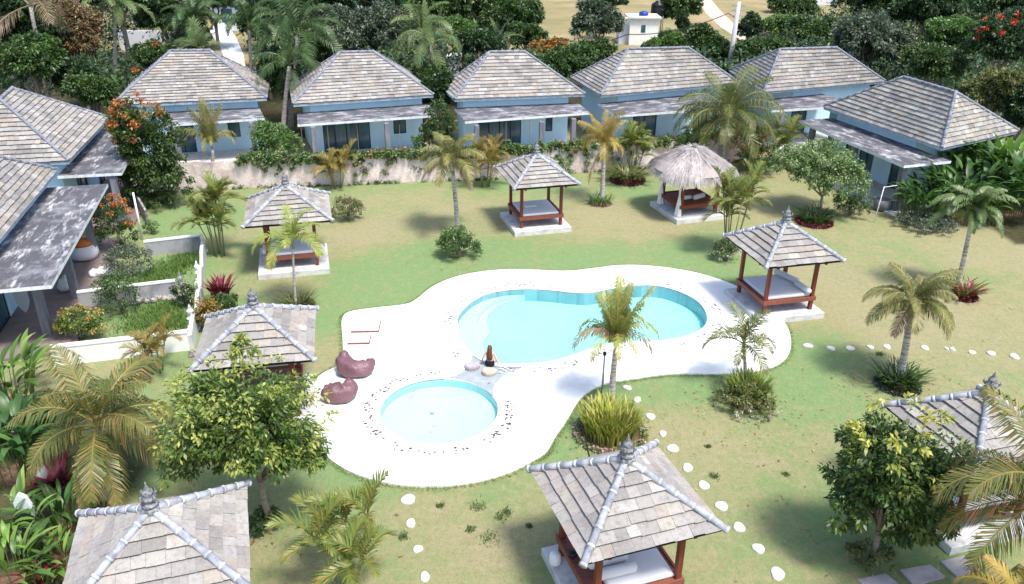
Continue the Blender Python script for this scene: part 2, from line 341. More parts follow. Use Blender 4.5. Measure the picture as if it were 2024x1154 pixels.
DRY=[(1060,470,3.5,.4),(760,470,3.2,.3),(640,470,2,.3),(900,420,3,.25),(1250,440,3.5,.45),(1500,400,2.5,.5),(1700,620,3.2,.35),(1950,470,4,.7),(1850,600,3,.35),(1780,700,2,.25),(1400,850,2,.35),(1000,1090,1.8,.3),(830,1010,1.6,.2),(560,980,1,.3),(640,700,1.4,.4),(560,570,1.6,.25),(1560,560,3,.3),(1950,640,3,.3)]
LUw=[(un(u,v),r,wt) for u,v,r,wt in LU]; DRw=[(un(u,v),r,wt) for u,v,r,wt in DRY]
# strips under the surrounding planting are soil-dark, far open field is dry
xs=np.concatenate([[-600,-300,-150,-90,-60,-45],np.arange(-34,36,.42),[45,60,75,90,120,150,300,600]])
ys=np.concatenate([[-200,-60,-10,2],np.arange(6,58,.42),[60,64,68,72,78,84,90,100,110,120,135,150,170,200,300,600,1500]])
gx,gy=np.meshgrid(xs,ys); nx,ny=len(xs),len(ys)
lush=np.full(gx.shape,.44)
for p,r,wt in LUw: lush+=wt*np.exp(-((gx-p.x)**2+(gy-p.y)**2)/(2*(r*.62)**2))
for p,r,wt in DRw: lush-=wt*np.exp(-((gx-p.x)**2+(gy-p.y)**2)/(2*(r*.62)**2))
lush=np.clip(lush,0,1)
wl0=un(345,378); wl1=un(1270,331)
wy=lambda x: wl0.y+(wl1.y-wl0.y)*(x-wl0.x)/(wl1.x-wl0.x)
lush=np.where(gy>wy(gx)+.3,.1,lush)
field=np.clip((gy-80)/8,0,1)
shade=np.where((gy>wy(gx)+10.5)&(gy<80),1.0,0.0)  # soil mask; ground before the villas stays paler to bounce light on them
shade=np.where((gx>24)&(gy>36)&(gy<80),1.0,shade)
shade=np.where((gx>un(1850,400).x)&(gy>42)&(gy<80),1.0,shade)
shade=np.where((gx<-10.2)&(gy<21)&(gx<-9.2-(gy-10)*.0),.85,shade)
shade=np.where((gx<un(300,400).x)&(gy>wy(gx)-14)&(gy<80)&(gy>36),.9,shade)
gz=np.zeros(gx.shape)
V=np.stack([gx,gy,gz],-1).reshape(-1,3)
idx=np.arange(nx*ny).reshape(ny,nx)
F=np.stack([idx[:-1,:-1],idx[:-1,1:],idx[1:,1:],idx[1:,:-1]],-1).reshape(-1,4)
ins=np.array([inside(x,y,deck) if (-12<x<16 and 12<y<36) else False for x,y in V[:,:2]])
F=F[~ins[F].all(1)]
me=quads_mesh('lawn',V,F,np.zeros((len(F),3)),M['lawn'])
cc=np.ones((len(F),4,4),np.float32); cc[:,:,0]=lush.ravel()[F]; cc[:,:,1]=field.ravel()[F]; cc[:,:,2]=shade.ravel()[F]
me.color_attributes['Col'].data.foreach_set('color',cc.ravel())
tag(link('ground',me),kind='structure')
mb=MB(); fill(mb,deck,[pool,kid,ledge],DZ); skirt(mb,deck,-.15,DZ); 
tag(mb.build('pool_deck',M['deck']),kind='structure')
# basins
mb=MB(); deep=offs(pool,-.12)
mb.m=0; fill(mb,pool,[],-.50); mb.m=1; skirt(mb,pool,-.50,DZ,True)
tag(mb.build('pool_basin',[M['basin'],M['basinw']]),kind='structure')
mb=MB()
for k,(dd,zz) in enumerate(((1.25,-.34),(.70,-.20))):
    # entry steps following the rounded west end
    cpt=un(985,640); arc=[]
    pts=[p for p in pool if p[0]<un(1040,600).x]
    out=[(p[0],p[1]) for p in pts]; ctr=Vector((cpt.x,cpt.y))
    inn=[]
    for p in out:
        d=(ctr-Vector(p)); L_=d.length; fo=max(0,min(1,(un(1040,600).x-p[0])/2.6)); fo=fo*fo*(3-2*fo); inn.append(tuple(Vector(p)+d.normalized()*min(dd*fo+.01,L_*.8)))
    n=len(out); vs=[(p[0]+.0,p[1],zz) for p in out]+[(p[0],p[1],zz) for p in inn]+[(p[0],p[1],-.495) for p in inn]
    # order points by angle so that the ring is continuous
    order=sorted(range(n),key=lambda i:(math.atan2(out[i][1]-ctr.y,out[i][0]-ctr.x)%(2*math.pi)))
    fs=[]
    for a,b_ in zip(order,order[1:]):
        fs.append((a,b_,n+b_,n+a)); fs.append((n+a,n+b_,2*n+b_,2*n+a))
    mb.add(vs,fs)
tag(mb.build('pool_steps',M['basin2']),kind='structure')
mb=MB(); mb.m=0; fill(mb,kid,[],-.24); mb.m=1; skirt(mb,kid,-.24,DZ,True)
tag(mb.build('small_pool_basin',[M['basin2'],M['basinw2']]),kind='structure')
mb=MB(); fill(mb,ledge,[],DZ-.035); skirt(mb,ledge,DZ-.035,DZ,True)
tag(mb.build('pool_ledge',mat('ledge_stone',(.30,.34,.37),.35,noise=[(3,5,.45,.7,(.44,.48,.50),.8,U1)],spec=.6)),kind='structure')
mb=MB(); fill(mb,pool,[],DZ-.10); tag(mb.build('pool_water',M['water']),kind='structure')
mb=MB(); fill(mb,kid,[],DZ-.10); tag(mb.build('small_pool_water',M['water']),kind='structure')
d=un(854,821,-.30); mb=MB(); mb.lathe([(.07,0),(.07,.02),(.04,.03)],14,(d.x,d.y,-.238))
tag(mb.build('pool_drain',M['steel']),'small grey drain on the floor of the round pool','drain')
# pebble coping rings
def coping(name,poly,w0,w1,label,skip=lambda p:False,dens=1.0,darkf=lambda p:.3,lip=(.80,.79,.78)):
    mb=MB(); mp=MB(); n=len(poly)
    # smooth low raised lip
    for i in range(n):
        j=(i+1)%n
        if skip(poly[i]) or skip(poly[j]): continue
        a0,a1=offs_pts(poly,i,j,0.0); b0,b1=offs_pts(poly,i,j,.22)
        c=lip
        z=DZ+.018
        mb.add([(a0[0],a0[1],z),(a1[0],a1[1],z),(b1[0],b1[1],z),(b0[0],b0[1],z),(a0[0],a0[1],DZ-.05),(a1[0],a1[1],DZ-.05),(b0[0],b0[1],DZ),(b1[0],b1[1],DZ)],[(0,3,2,1),(4,0,1,5),(3,6,7,2)],c)
        seg=(Vector(poly[j])-Vector(poly[i])).length
        for _ in range(int(seg*30*dens+R.random())):
            t=R.random(); o=R.uniform(w0,w1); q0=offs_pts(poly,i,j,o); x=q0[0][0]*(1-t)+q0[1][0]*t; y=q0[0][1]*(1-t)+q0[1][1]*t
            r=R.uniform(.025,.06); dk=R.random()<darkf((x,y)); g=R.uniform(.05,.18) if dk else R.uniform(.55,.82)
            cl=(g,g*.98,g*1.05) if dk else (g,g*.97,g*.95)
            a=R.random()*3; k=6; pv=[(x+r*R.uniform(.8,1.3)*math.cos(a+6.283*m/k),y+r*math.sin(a+6.283*m/k)*.7,DZ+.004) for m in range(k)]
            top=[((p[0]-x)*.6+x,(p[1]-y)*.6+y,DZ+.03) for p in pv]
            mp.add(pv+top,[tuple(range(k,2*k))]+[(m,(m+1)%k,k+(m+1)%k,k+m) for m in range(k)],cl)
    o=tag(mb.build(name,M['pebble']),label,'coping'); tag(mp.build('pebbles',M['pebble'],o),kind='stuff'); return o
def offs_pts(poly,i,j,d):
    def o(i):
        a=Vector(poly[i-1]);c=Vector(poly[(i+1)%len(poly)]);t=(c-a).normalized(); return (poly[i][0]+t.y*d,poly[i][1]-t.x*d)
    return o(i),o(j)
lsk=lambda p: inside(p[0],p[1],offs(ledge,.12))
def patchy(p): 
    v=math.sin(p[0]*1.9+1)*math.sin(p[1]*2.3)+.5*math.sin(p[0]*5+p[1]*3)
    return .55 if v>.2 else .10
coping('pool_coping',pool,.25,.62,'pebbled stone rim around the large curved swimming pool',lsk,.8,patchy)
coping('pool_coping',kid,.25,.55,'pebbled stone rim around the small round pool',lsk,1.3,lambda p:.55 if abs(p[1]-kc.y)<1.4 else .22,lip=(.56,.55,.62))
# ================================================================ STEPPING STONES, PAVERS
def stone(u,v,w_,h_,label,grp,rot=0):
    p=un(u,v); s=pxm(p); rx=w_*.46/s; ry=h_*.46/s/ max(.3,abs(ray(u,v).z)/ray(u,v).length)
    rx=min(rx,.34);ry=min(ry,.36)
    mb=MB(); k=14; ph=R.random()*6; pr=[]
    for m in range(k):
        a=6.283*m/k; rr=1+.10*math.sin(2*a+ph)+.07*math.sin(3*a+2*ph)+R.uniform(-.03,.03)
        x=rx*rr*math.cos(a); y=ry*rr*math.sin(a); pr.append((x*math.cos(rot)-y*math.sin(rot),x*math.sin(rot)+y*math.cos(rot)))
    vs=[(x,y,-.03) for x,y in pr]+[(x,y,.03) for x,y in pr]+[(x*.88,y*.88,.05) for x,y in pr]
    fs=[(m,(m+1)%k,k+(m+1)%k,k+m) for m in range(k)]+[(k+m,k+(m+1)%k,2*k+(m+1)%k,2*k+m) for m in range(k)]+[tuple(range(2*k,3*k))]
    mb.add(vs,fs); o=mb.build('stepping_stone',M['step']); o.location=(p.x,p.y,0); tag(o,label,'stepping stone',grp)
for i,(u,v,a,b_) in enumerate([(807,988,33,19),(812,1035,18,21),(826,1086,20,16),(840,1141,22,20)]):
    stone(u,v,a,b_,'%s white stepping stone from the pool deck in the short line above the bottom edge'%ORD[i],'stepping stones below the round pool')
for i,(u,v,a,b_) in enumerate([(1240,767,18,9),(1260,791,17,11),(1286,824,20,13),(1310,858,15,12),(1330,887,23,17),(1359,925,22,17),(1391,960,25,16),(1426,1001,26,20),(1461,1043,28,18),(1499,1085,26,20),(1537,1135,30,26)]):
    stone(u,v,a,b_,'%s white stepping stone from the pool in the diagonal line past the gazebo'%ORD[i],'stepping stones in the diagonal line',-.5)
for i,(u,v,a,b_) in enumerate([(1597,684,20,8),(1642,689,17,8),(1680,689,18,9),(1720,687,14,7),(1753,686,16,8),(1828,688,17,8),(1871,690,7,5),(1883,691,12,6),(1921,697,14,7),(1959,699,17,8),(2005,705,19,10)]):
    stone(u,v,a,b_,'%s white stepping stone from the deck in the straight row towards the right edge'%ORD[i],'stepping stones in the row to the right edge')
for i,pl in enumerate([[(1858,1112),(1905,1100),(1934,1128),(1890,1141)],[(1778,1129),(1838,1118),(1868,1142),(1806,1160)],[(1694,1148),(1750,1136),(1790,1168),(1730,1182)]]):
    q=[un(u,v) for u,v in pl]; c=sum(q,Vector())/4; mb=MB(); 
    mb.prism([(p.x-c.x,p.y-c.y) for p in q][::(1 if area([(p.x,p.y) for p in q])>0 else -1)],-.02,.05)
    o=mb.build('paving_slab',M['paver']); o.location=(c.x,c.y,0)
    tag(o,['grey square paving slab nearest the palm in the lower right corner','middle grey square paving slab at the bottom right edge','leftmost grey square paving slab at the bottom edge below the dark tree'][i],'paving slab','square paving slabs in the lower right')
# ================================================================ ROOFS
TPAL=[(.44,.36,.30),(.46,.41,.33),(.50,.48,.45),(.20,.195,.195),(.42,.39,.35),(.46,.44,.41),(.33,.315,.31),(.24,.235,.235),(.40,.35,.32),(.40,.39,.385),(.56,.54,.50),(.30,.275,.27),(.42,.385,.36),(.36,.35,.345)]
def tiles(mb,A,B,Cc,D,row=.27,tw=.34,br=1.0,flat=False):
    A,B,Cc,D=map(Vector,(A,B,Cc,D)); u=(B-A).normalized(); n=u.cross((D+Cc)/2-A).normalized()
    if n.z<0: n=-n
    v=n.cross(u)
    if v.dot(D-A)<0: v=-v
    L=(B-A).length; uD=(D-A).dot(u); uC=(Cc-A).dot(u); H=((D+Cc)/2-A).dot(v)
    lo=lambda t:uD*t/H; hi=lambda t:L+(uC-L)*t/H
    def P(a,b,h):
        l,r_=lo(b),hi(b); k=(a-l)/(r_-l) if r_-l>1e-4 else .5
        return (A+(D-A)*(b/H))*(1-k)+(B+(Cc-B)*(b/H))*k+n*h
    nr=max(2,round(H/row)); row=H/nr
    mb.m=1
    for r in range(nr):
        b0,b1=r*row,(r+1)*row; q=[P(lo(b0),b0,0),P(hi(b0),b0,0),P(hi(b1),b1,0),P(lo(b1),b1,0)]
        mb.add(q,[(0,1,2,3)],(1,1,1))
    mb.m=0
    for r in range(nr):
        v0=r*row; v1=min(H,(r+1)*row+.03)
        x=lo(v0)-R.random()*tw; end=hi(v0)
        last=None
        while x<end:
            w_=tw*R.choice((1,1,.75,1.25)); x1=x+w_-.004
            a0=max(x,lo(v0));a1=min(x1,hi(v0))
            if a1-a0>.02:
                b0=min(max(a0,lo(v1)),hi(v1)); b1=max(min(a1,hi(v1)),lo(v1)); b1=max(b0,b1)
                c=R.choice(TPAL); c=tuple(q*.72+m*.28 for q,m in zip(c,(.40,.36,.325))) if flat else c
                if last and R.random()<.35: c=last
                last=c; g=R.uniform(.84,1.08)*br*.86; c=tuple(q*.66+m_*.34 for q,m_ in zip(c,(.40,.36,.32))); c=tuple(q*g for q in c)
                h=.078+R.uniform(-.006,.008); hh=.010
                e=R.uniform(-.012,.012); q0=P(a0,v0,h)-v*(.015+e); q1=P(a1,v0,h+R.uniform(-.004,.004))-v*(.015+e); mb.add([q0,q1,P(b1,v1,hh),P(b0,v1,hh),q0-n*.010,q1-n*.010],[(0,1,2,3),(4,5,1,0)],c)
            x+=w_
def caps(mb,a,b,r,seg,top=True,col=(.38,.39,.43),band=(.56,.565,.59)):
    a,b=Vector(a),Vector(b); L=(b-a).length; n=max(2,round(L/seg)); d=(b-a)/n
    for i in range(n):
        p=a+d*i; q=p+d*1.06; g=R.uniform(.85,1.15); c=tuple(x*g for x in col)
        up=Vector((0,0,.02))
        mb.tube([p+up,q+up*.4],[r*.86,r*1.03],8,c)
        mb.tube([p+d*.93+up,p+d*1.08+up],[r*1.04,r*1.09],8,band)
def soffit(mb,pts,z,t,col):
    n=len(pts); vs=[(p[0],p[1],z) for p in pts]+[(p[0],p[1],z-t) for p in pts]
    mb.add(vs,[tuple(range(2*n-1,n-1,-1))]+[(i,n+i,n+(i+1)%n,(i+1)%n) for i in range(n)],col)
# ================================================================ GAZEBOS
def gazebo(x,y,rz,ax,ay,s,label,hs=.25,dx=0):
    g='tiled gazebos around the pool lawn'
    t=thing('gazebo',label,'gazebo',(x,y,0),rz,g); he,ha=2.50,3.58
    mb=MB(); mb.bevbox(-s,s,-s,s,-.05,hs,.02); mb.build('plinth',M['slab'],t)
    for cx,cy in((-1,-1),(1,-1),(1,1),(-1,1)):
        mb=MB(); mb.bevbox(cx-.065,cx+.065,cy-.065,cy+.065,hs,he+.05,.012); mb.build('post',M['wood'],t)
    mb=MB(); z0=hs+.42
    for a,b_,c,d in((-1.12,1.12,-1.13,-1.07),(-1.12,1.12,1.07,1.13),(-1.13,-1.07,-1.07,1.07),(1.07,1.13,-1.07,1.07)): mb.box(a,b_,c,d,z0,z0+.16)
    for k in range(9): mb.box(-1.06,1.06,-1.06+k*.236,-1.06+k*.236+.225,z0+.09,z0+.125)
    mb.build('bed_frame',M['wood2'],t)
    mb=MB()
    for a,b_,c,d in((-ax+.05,ax-.05,-1.04,-.96),(-ax+.05,ax-.05,.96,1.04),(-1.04,-.96,-ay+.05,ay-.05),(.96,1.04,-ay+.05,ay-.05)): mb.box(a,b_,c,d,he-.13,he-.03)
    mb.build('roof_beam',M['wood'],t)
    mb=MB(); cs=[(-ax,-ay,he),(ax,-ay,he),(ax,ay,he),(-ax,ay,he)]; tp=(0,0,ha)
    for i in range(4): tiles(mb,cs[i],cs[(i+1)%4],tp,tp,.27,.36,1.0,True)
    mb.m=1; soffit(mb,cs,he,.05,(1,1,1))
    rf=mb.build('roof',[M['tile'],M['under']],t)
    for i in range(4):
        mb=MB(); c=Vector(cs[i]); caps(mb,Vector((0,0,ha+.03)),c+(c-Vector((0,0,he))).normalized()*.10+Vector((0,0,.03)),.088,.40); mb.build('ridge_cap',M['cap'],rf,True)
    mb=MB(); mb.bevbox(-.15,.15,-.15,.15,ha-.10,ha+.12,.03); mb.lathe([(.13,.12),(.17,.15),(.17,.19),(.10,.22),(.10,.26),(.15,.30),(.15,.34),(.08,.38),(.11,.43),(.10,.48),(.04,.53),(.05,.56),(.02,.60),(.006,.70)],10,(0,0,ha))
    for k in range(4):
        a=k*math.pi/2+.785; mb.tube([(.12*math.cos(a),.12*math.sin(a),ha+.30),(.19*math.cos(a),.19*math.sin(a),ha+.36),(.17*math.cos(a),.17*math.sin(a),ha+.44)],[.04,.03,.008],5)
    mb.build('finial',M['stone'],rf,True)
    return t
def inframe(x,y,rz,lx,ly,lz): 
    c,s=math.cos(rz),math.sin(rz); return (x+c*lx-s*ly,y+s*lx+c*ly,lz)
def mattress(x,y,rz,label,lx=0,ly=0,wx=.93,wy=.97,hs=.25,m='cloth'):
    mb=MB(); mb.bevbox(-wx,wx,-wy,wy,0,.13,.04); o=mb.build('mattress',M[m]); o.location=inframe(x,y,rz,lx,ly,hs+.42+.126); o.rotation_euler=(0,0,rz)
    return tag(o,label,'mattress','mattresses on the gazebo beds')
def bolster(x,y,rz,lx,ly,a,L,r,label,lz,m='cloth',name='bolster_pillow'):
    mb=MB(); pts=[(-L/2,0,0),(-L/2+.03,0,0),(-L/2+.08,0,0),(-L/6,0,.01),(L/6,0,0),(L/2-.08,0,0),(L/2-.03,0,0),(L/2,0,0)]
    mb.tube(pts,[.3*r,.75*r,r,r*1.04,r*.98,r,.75*r,.3*r],14); o=mb.build(name,M[m],None,True)
    o.location=inframe(x,y,rz,lx,ly,lz+r); o.rotation_euler=(0,0,rz+a); return tag(o,label,'pillow')
GZ={'A':(1.12,38.10,.27,1.56,1.74,1.45),'E':(10.51,29.14,.24,1.55,1.59,1.42),'B':(-9.71,32.91,.25,1.73,1.73,1.49),'C':(-7.73,21.52,.20,1.65,1.62,1.45),'F':(2.54,14.31,.33,1.59,1.54,1.38),'D':(-7.14,12.56,.31,1.68,1.60,1.45),'G':(11.93,17.10,.29,1.52,1.52,1.45)}
GL={'A':'tiled gazebo on red posts at the far side of the lawn before the stone wall','E':'tiled gazebo at the right end of the pool deck with a bolster on its bed','B':'tiled gazebo behind the slim bright green palm, left of the pool','C':'tiled gazebo whose front is hidden by the yellow leaved tree','F':'large tiled gazebo at the bottom centre above a white mattress','D':'tiled gazebo roof cut by the bottom edge, lower left','G':'tiled gazebo half hidden by the dark tree at the right edge'}
for k,(x,y,rz,ax,ay,s) in GZ.items(): gazebo(x,y,rz,ax,ay,s,GL[k])
ML={'A':'pale grey mattress in the gazebo before the stone wall','E':'pale mattress in the gazebo at the right end of the deck','B':'white mattress in the gazebo behind the slim bright palm','C':'mattress under the gazebo roof behind the yellow leaved tree','F':'white mattress under the bottom centre gazebo','D':'mattress in the gazebo cut by the bottom edge at lower left','G':'pale mattress in the gazebo behind the right edge palm'}
for k,(x,y,rz,ax,ay,s) in GZ.items():
    if k in('C','D'): continue
    mattress(x,y,rz,ML[k],wx=.80 if k=='F' else .93,lx=.14 if k=='F' else 0)
zt=.25+.42+.126+.13
gA,gE,gB,gF,gG=[GZ[k][:3] for k in 'AEBFG']
o=MB(); o.bevbox(-.32,.32,-.16,.16,0,.07,.03); q=o.build('folded_towel',M['curtain']); q.location=inframe(*gA,-.25,.1,zt); q.rotation_euler=(0,0,gA[2]); tag(q,'folded white towel on the grey mattress of the far gazebo','towel')
bolster(*gE,.72,.45,-1.25,1.25,.12,'long white bolster along the back right of the bed beside the deck',zt)
bolster(*gE,.80,-.62,-1.5,.95,.12,'short white bolster at the front right corner of the bed beside the deck',zt)
bolster(*gB,-1.12,-.55,1.57,.7,.12,'white bolster sticking out at the left of the bed behind the slim palm',zt-.06)
bolster(*gF,-.35,-.62,0,1.0,.13,'nearer of two white bolsters on the bottom centre gazebo bed',zt)
bolster(*gF,-.40,-.25,0,1.0,.13,'farther of two white bolsters on the bottom centre gazebo bed',zt)
bolster(*gF,.20,.05,-1.0,.32,.13,'round grey cushion on the mattress of the bottom centre gazebo',zt,'clothgrey','cushion')
bolster(*gG,.2,.1,0,.8,.12,'white bolster on the bed in the gazebo at the right edge',zt)
mb=MB(); mb.lathe([(.09,0),(.12,.03),(.10,.09),(.05,.11)],12); mb.tube([(.06,0,.07),(.16,.03,.06),(.2,.0,.03)],[.035,.04,.02],8); q=mb.build('shoulder_bag',M['black'],None,True); q.location=inframe(*gF,-1.0,.35,.25+.42+.16); tag(q,'small black bag on the left bench of the bottom centre gazebo','bag')
mb=MB(); pts=[(0,0,.0),(0,0,.04),(0,0,.26),(0,0,.32)]; mb.tube(pts,[.13,.15,.14,.06],14); q=mb.build('garden_lantern',M['curtain'],None,True); q.location=inframe(*gF,-1.25,.8,.25); tag(q,'small white pot lamp on the plinth left of the bottom centre gazebo','lamp')
# ================================================================ THATCHED GAZEBO
def thatched():
    x,y=12.05-3.6,41.2; a=un(1344.5,426.4,.25); b_=un(1311.6,403.8,.25); 
    ey=(b_-a).normalized(); rz=math.atan2(ey.y,ey.x)-math.pi/2; s=1.0
    c0=a+Vector((math.cos(rz),math.sin(rz),0))*1.0+Vector((-math.sin(rz),math.cos(rz),0))*1.0
    x,y=c0.x,c0.y
    t=thing('gazebo','gazebo with a pale thatched roof and red bed near the far right lawn','gazebo',(x,y,0),rz)
    mb=MB(); mb.bevbox(-1.45,1.45,-1.5,1.5,-.05,.25,.02); mb.build('plinth',M['slab'],t)
    for cx,cy in((-1,-1),(1,-1),(1,1),(-1,1)):
        mb=MB(); mb.bevbox(cx-.08,cx+.08,cy-.08,cy+.08,.25,2.5,.012); mb.build('post',M['wood'],t)
    mb=MB()
    for q in((-1.14,1.14,-1.15,-1.08),(-1.14,1.14,1.08,1.15),(-1.15,-1.08,-1.08,1.08),(1.08,1.15,-1.08,1.08)): mb.box(*q,.66,.84)
    for k in range(9): mb.box(-1.07,1.07,-1.07+k*.238,-1.07+k*.238+.226,.76,.80)
    mb.build('bed_frame',M['wood'],t)
    # thatch: core cone and thousands of straw strips
    n=15000; th=NR.rand(n)*2*math.pi; lay=NR.rand(n)**.75
    prof=lambda q: 3.42-.95*q**1.35
    sq=1+.10*np.cos(4*th+math.pi)   # slightly squared plan
    rr=(.10+1.95*lay)*sq; zz=prof(lay)+NR.normal(0,.03,n)
    L=.34+NR.rand(n)*.30; slope=.12+.95*lay**.8+np.where(lay>.88,.9,0)
    dirr=np.stack([np.cos(th),np.sin(th)],-1)
    P0=np.stack([dirr[:,0]*rr,dirr[:,1]*rr,zz+.04],-1)
    dv=np.stack([dirr[:,0],dirr[:,1],-slope],-1)+NR.normal(0,.13,(n,3)); dv/=np.linalg.norm(dv,axis=1)[:,None]
    tn=np.stack([-dirr[:,1],dirr[:,0],np.zeros(n)],-1); wd=.010+NR.rand(n)*.012
    V=np.stack([P0-tn*wd[:,None],P0+tn*wd[:,None],P0+dv*L[:,None]+tn*wd[:,None]*.4,P0+dv*L[:,None]-tn*wd[:,None]*.4],1).reshape(-1,3)
    F=np.arange(4*n).reshape(n,4); g=.34+NR.rand(n)*.26+.05*np.sin(th*9)
    col=np.stack([g*1.0,g*.90,g*.87],-1)
    me=quads_mesh('thatch',V,F,col,M['thatch']); rf=link('roof',me,t)
    mb=MB(); mb.lathe([(1.80,2.38),(1.98,2.47),(1.6,2.77),(1.1,3.06),(.6,3.29),(.2,3.40),(.08,3.44)],28,col=(.36,.31,.29)); mb.build('thatch_core',M['thatch'],rf)
    mb=MB(); mb.lathe([(.12,3.40),(.2,3.48),(.12,3.55),(.15,3.60),(.05,3.66),(.01,3.72)],10); mb.build('finial',M['stone'],rf,True)
    for k,(lx,ly,lb) in enumerate(((-1.12,.98,'white curtain tied at the rear left post of the thatched gazebo'),(-1.14,-.98,'white curtain tied at the front left post of the thatched gazebo'))):
        mb=MB(); rings=[(2.45,.14),(1.9,.10),(1.45,.05),(1.35,.05),(.9,.12),(.5,.17),(.27,.20)]; vs=[];n_=20
        for z,r in rings:
            for m in range(n_):
                aa=6.283*m/n_; rr=r*(1+.22*math.sin(aa*5)); vs.append((rr*math.cos(aa)*.75,rr*math.sin(aa),z))
        mb.add(vs,[(i*n_+m,(i+1)*n_+m,(i+1)*n_+(m+1)%n_,i*n_+(m+1)%n_) for i in range(len(rings)-1) for m in range(n_)])
        o=mb.build('curtain',M['curtain'],None,True); o.location=inframe(x,y,rz,lx,ly,0); o.rotation_euler=(0,0,rz); tag(o,lb,'curtain','curtains of the thatched gazebo')
    bolster(x,y,rz,-.35,-.25,.1,.75,.11,'white bolster at the left on the red bed under the thatch',.80)
    bolster(x,y,rz,.38,-.32,.35,.85,.13,'white bolster lying aslant on the right of the bed under the thatch',.80)
    # dark bedside post lamp seen at the front right
thatched()
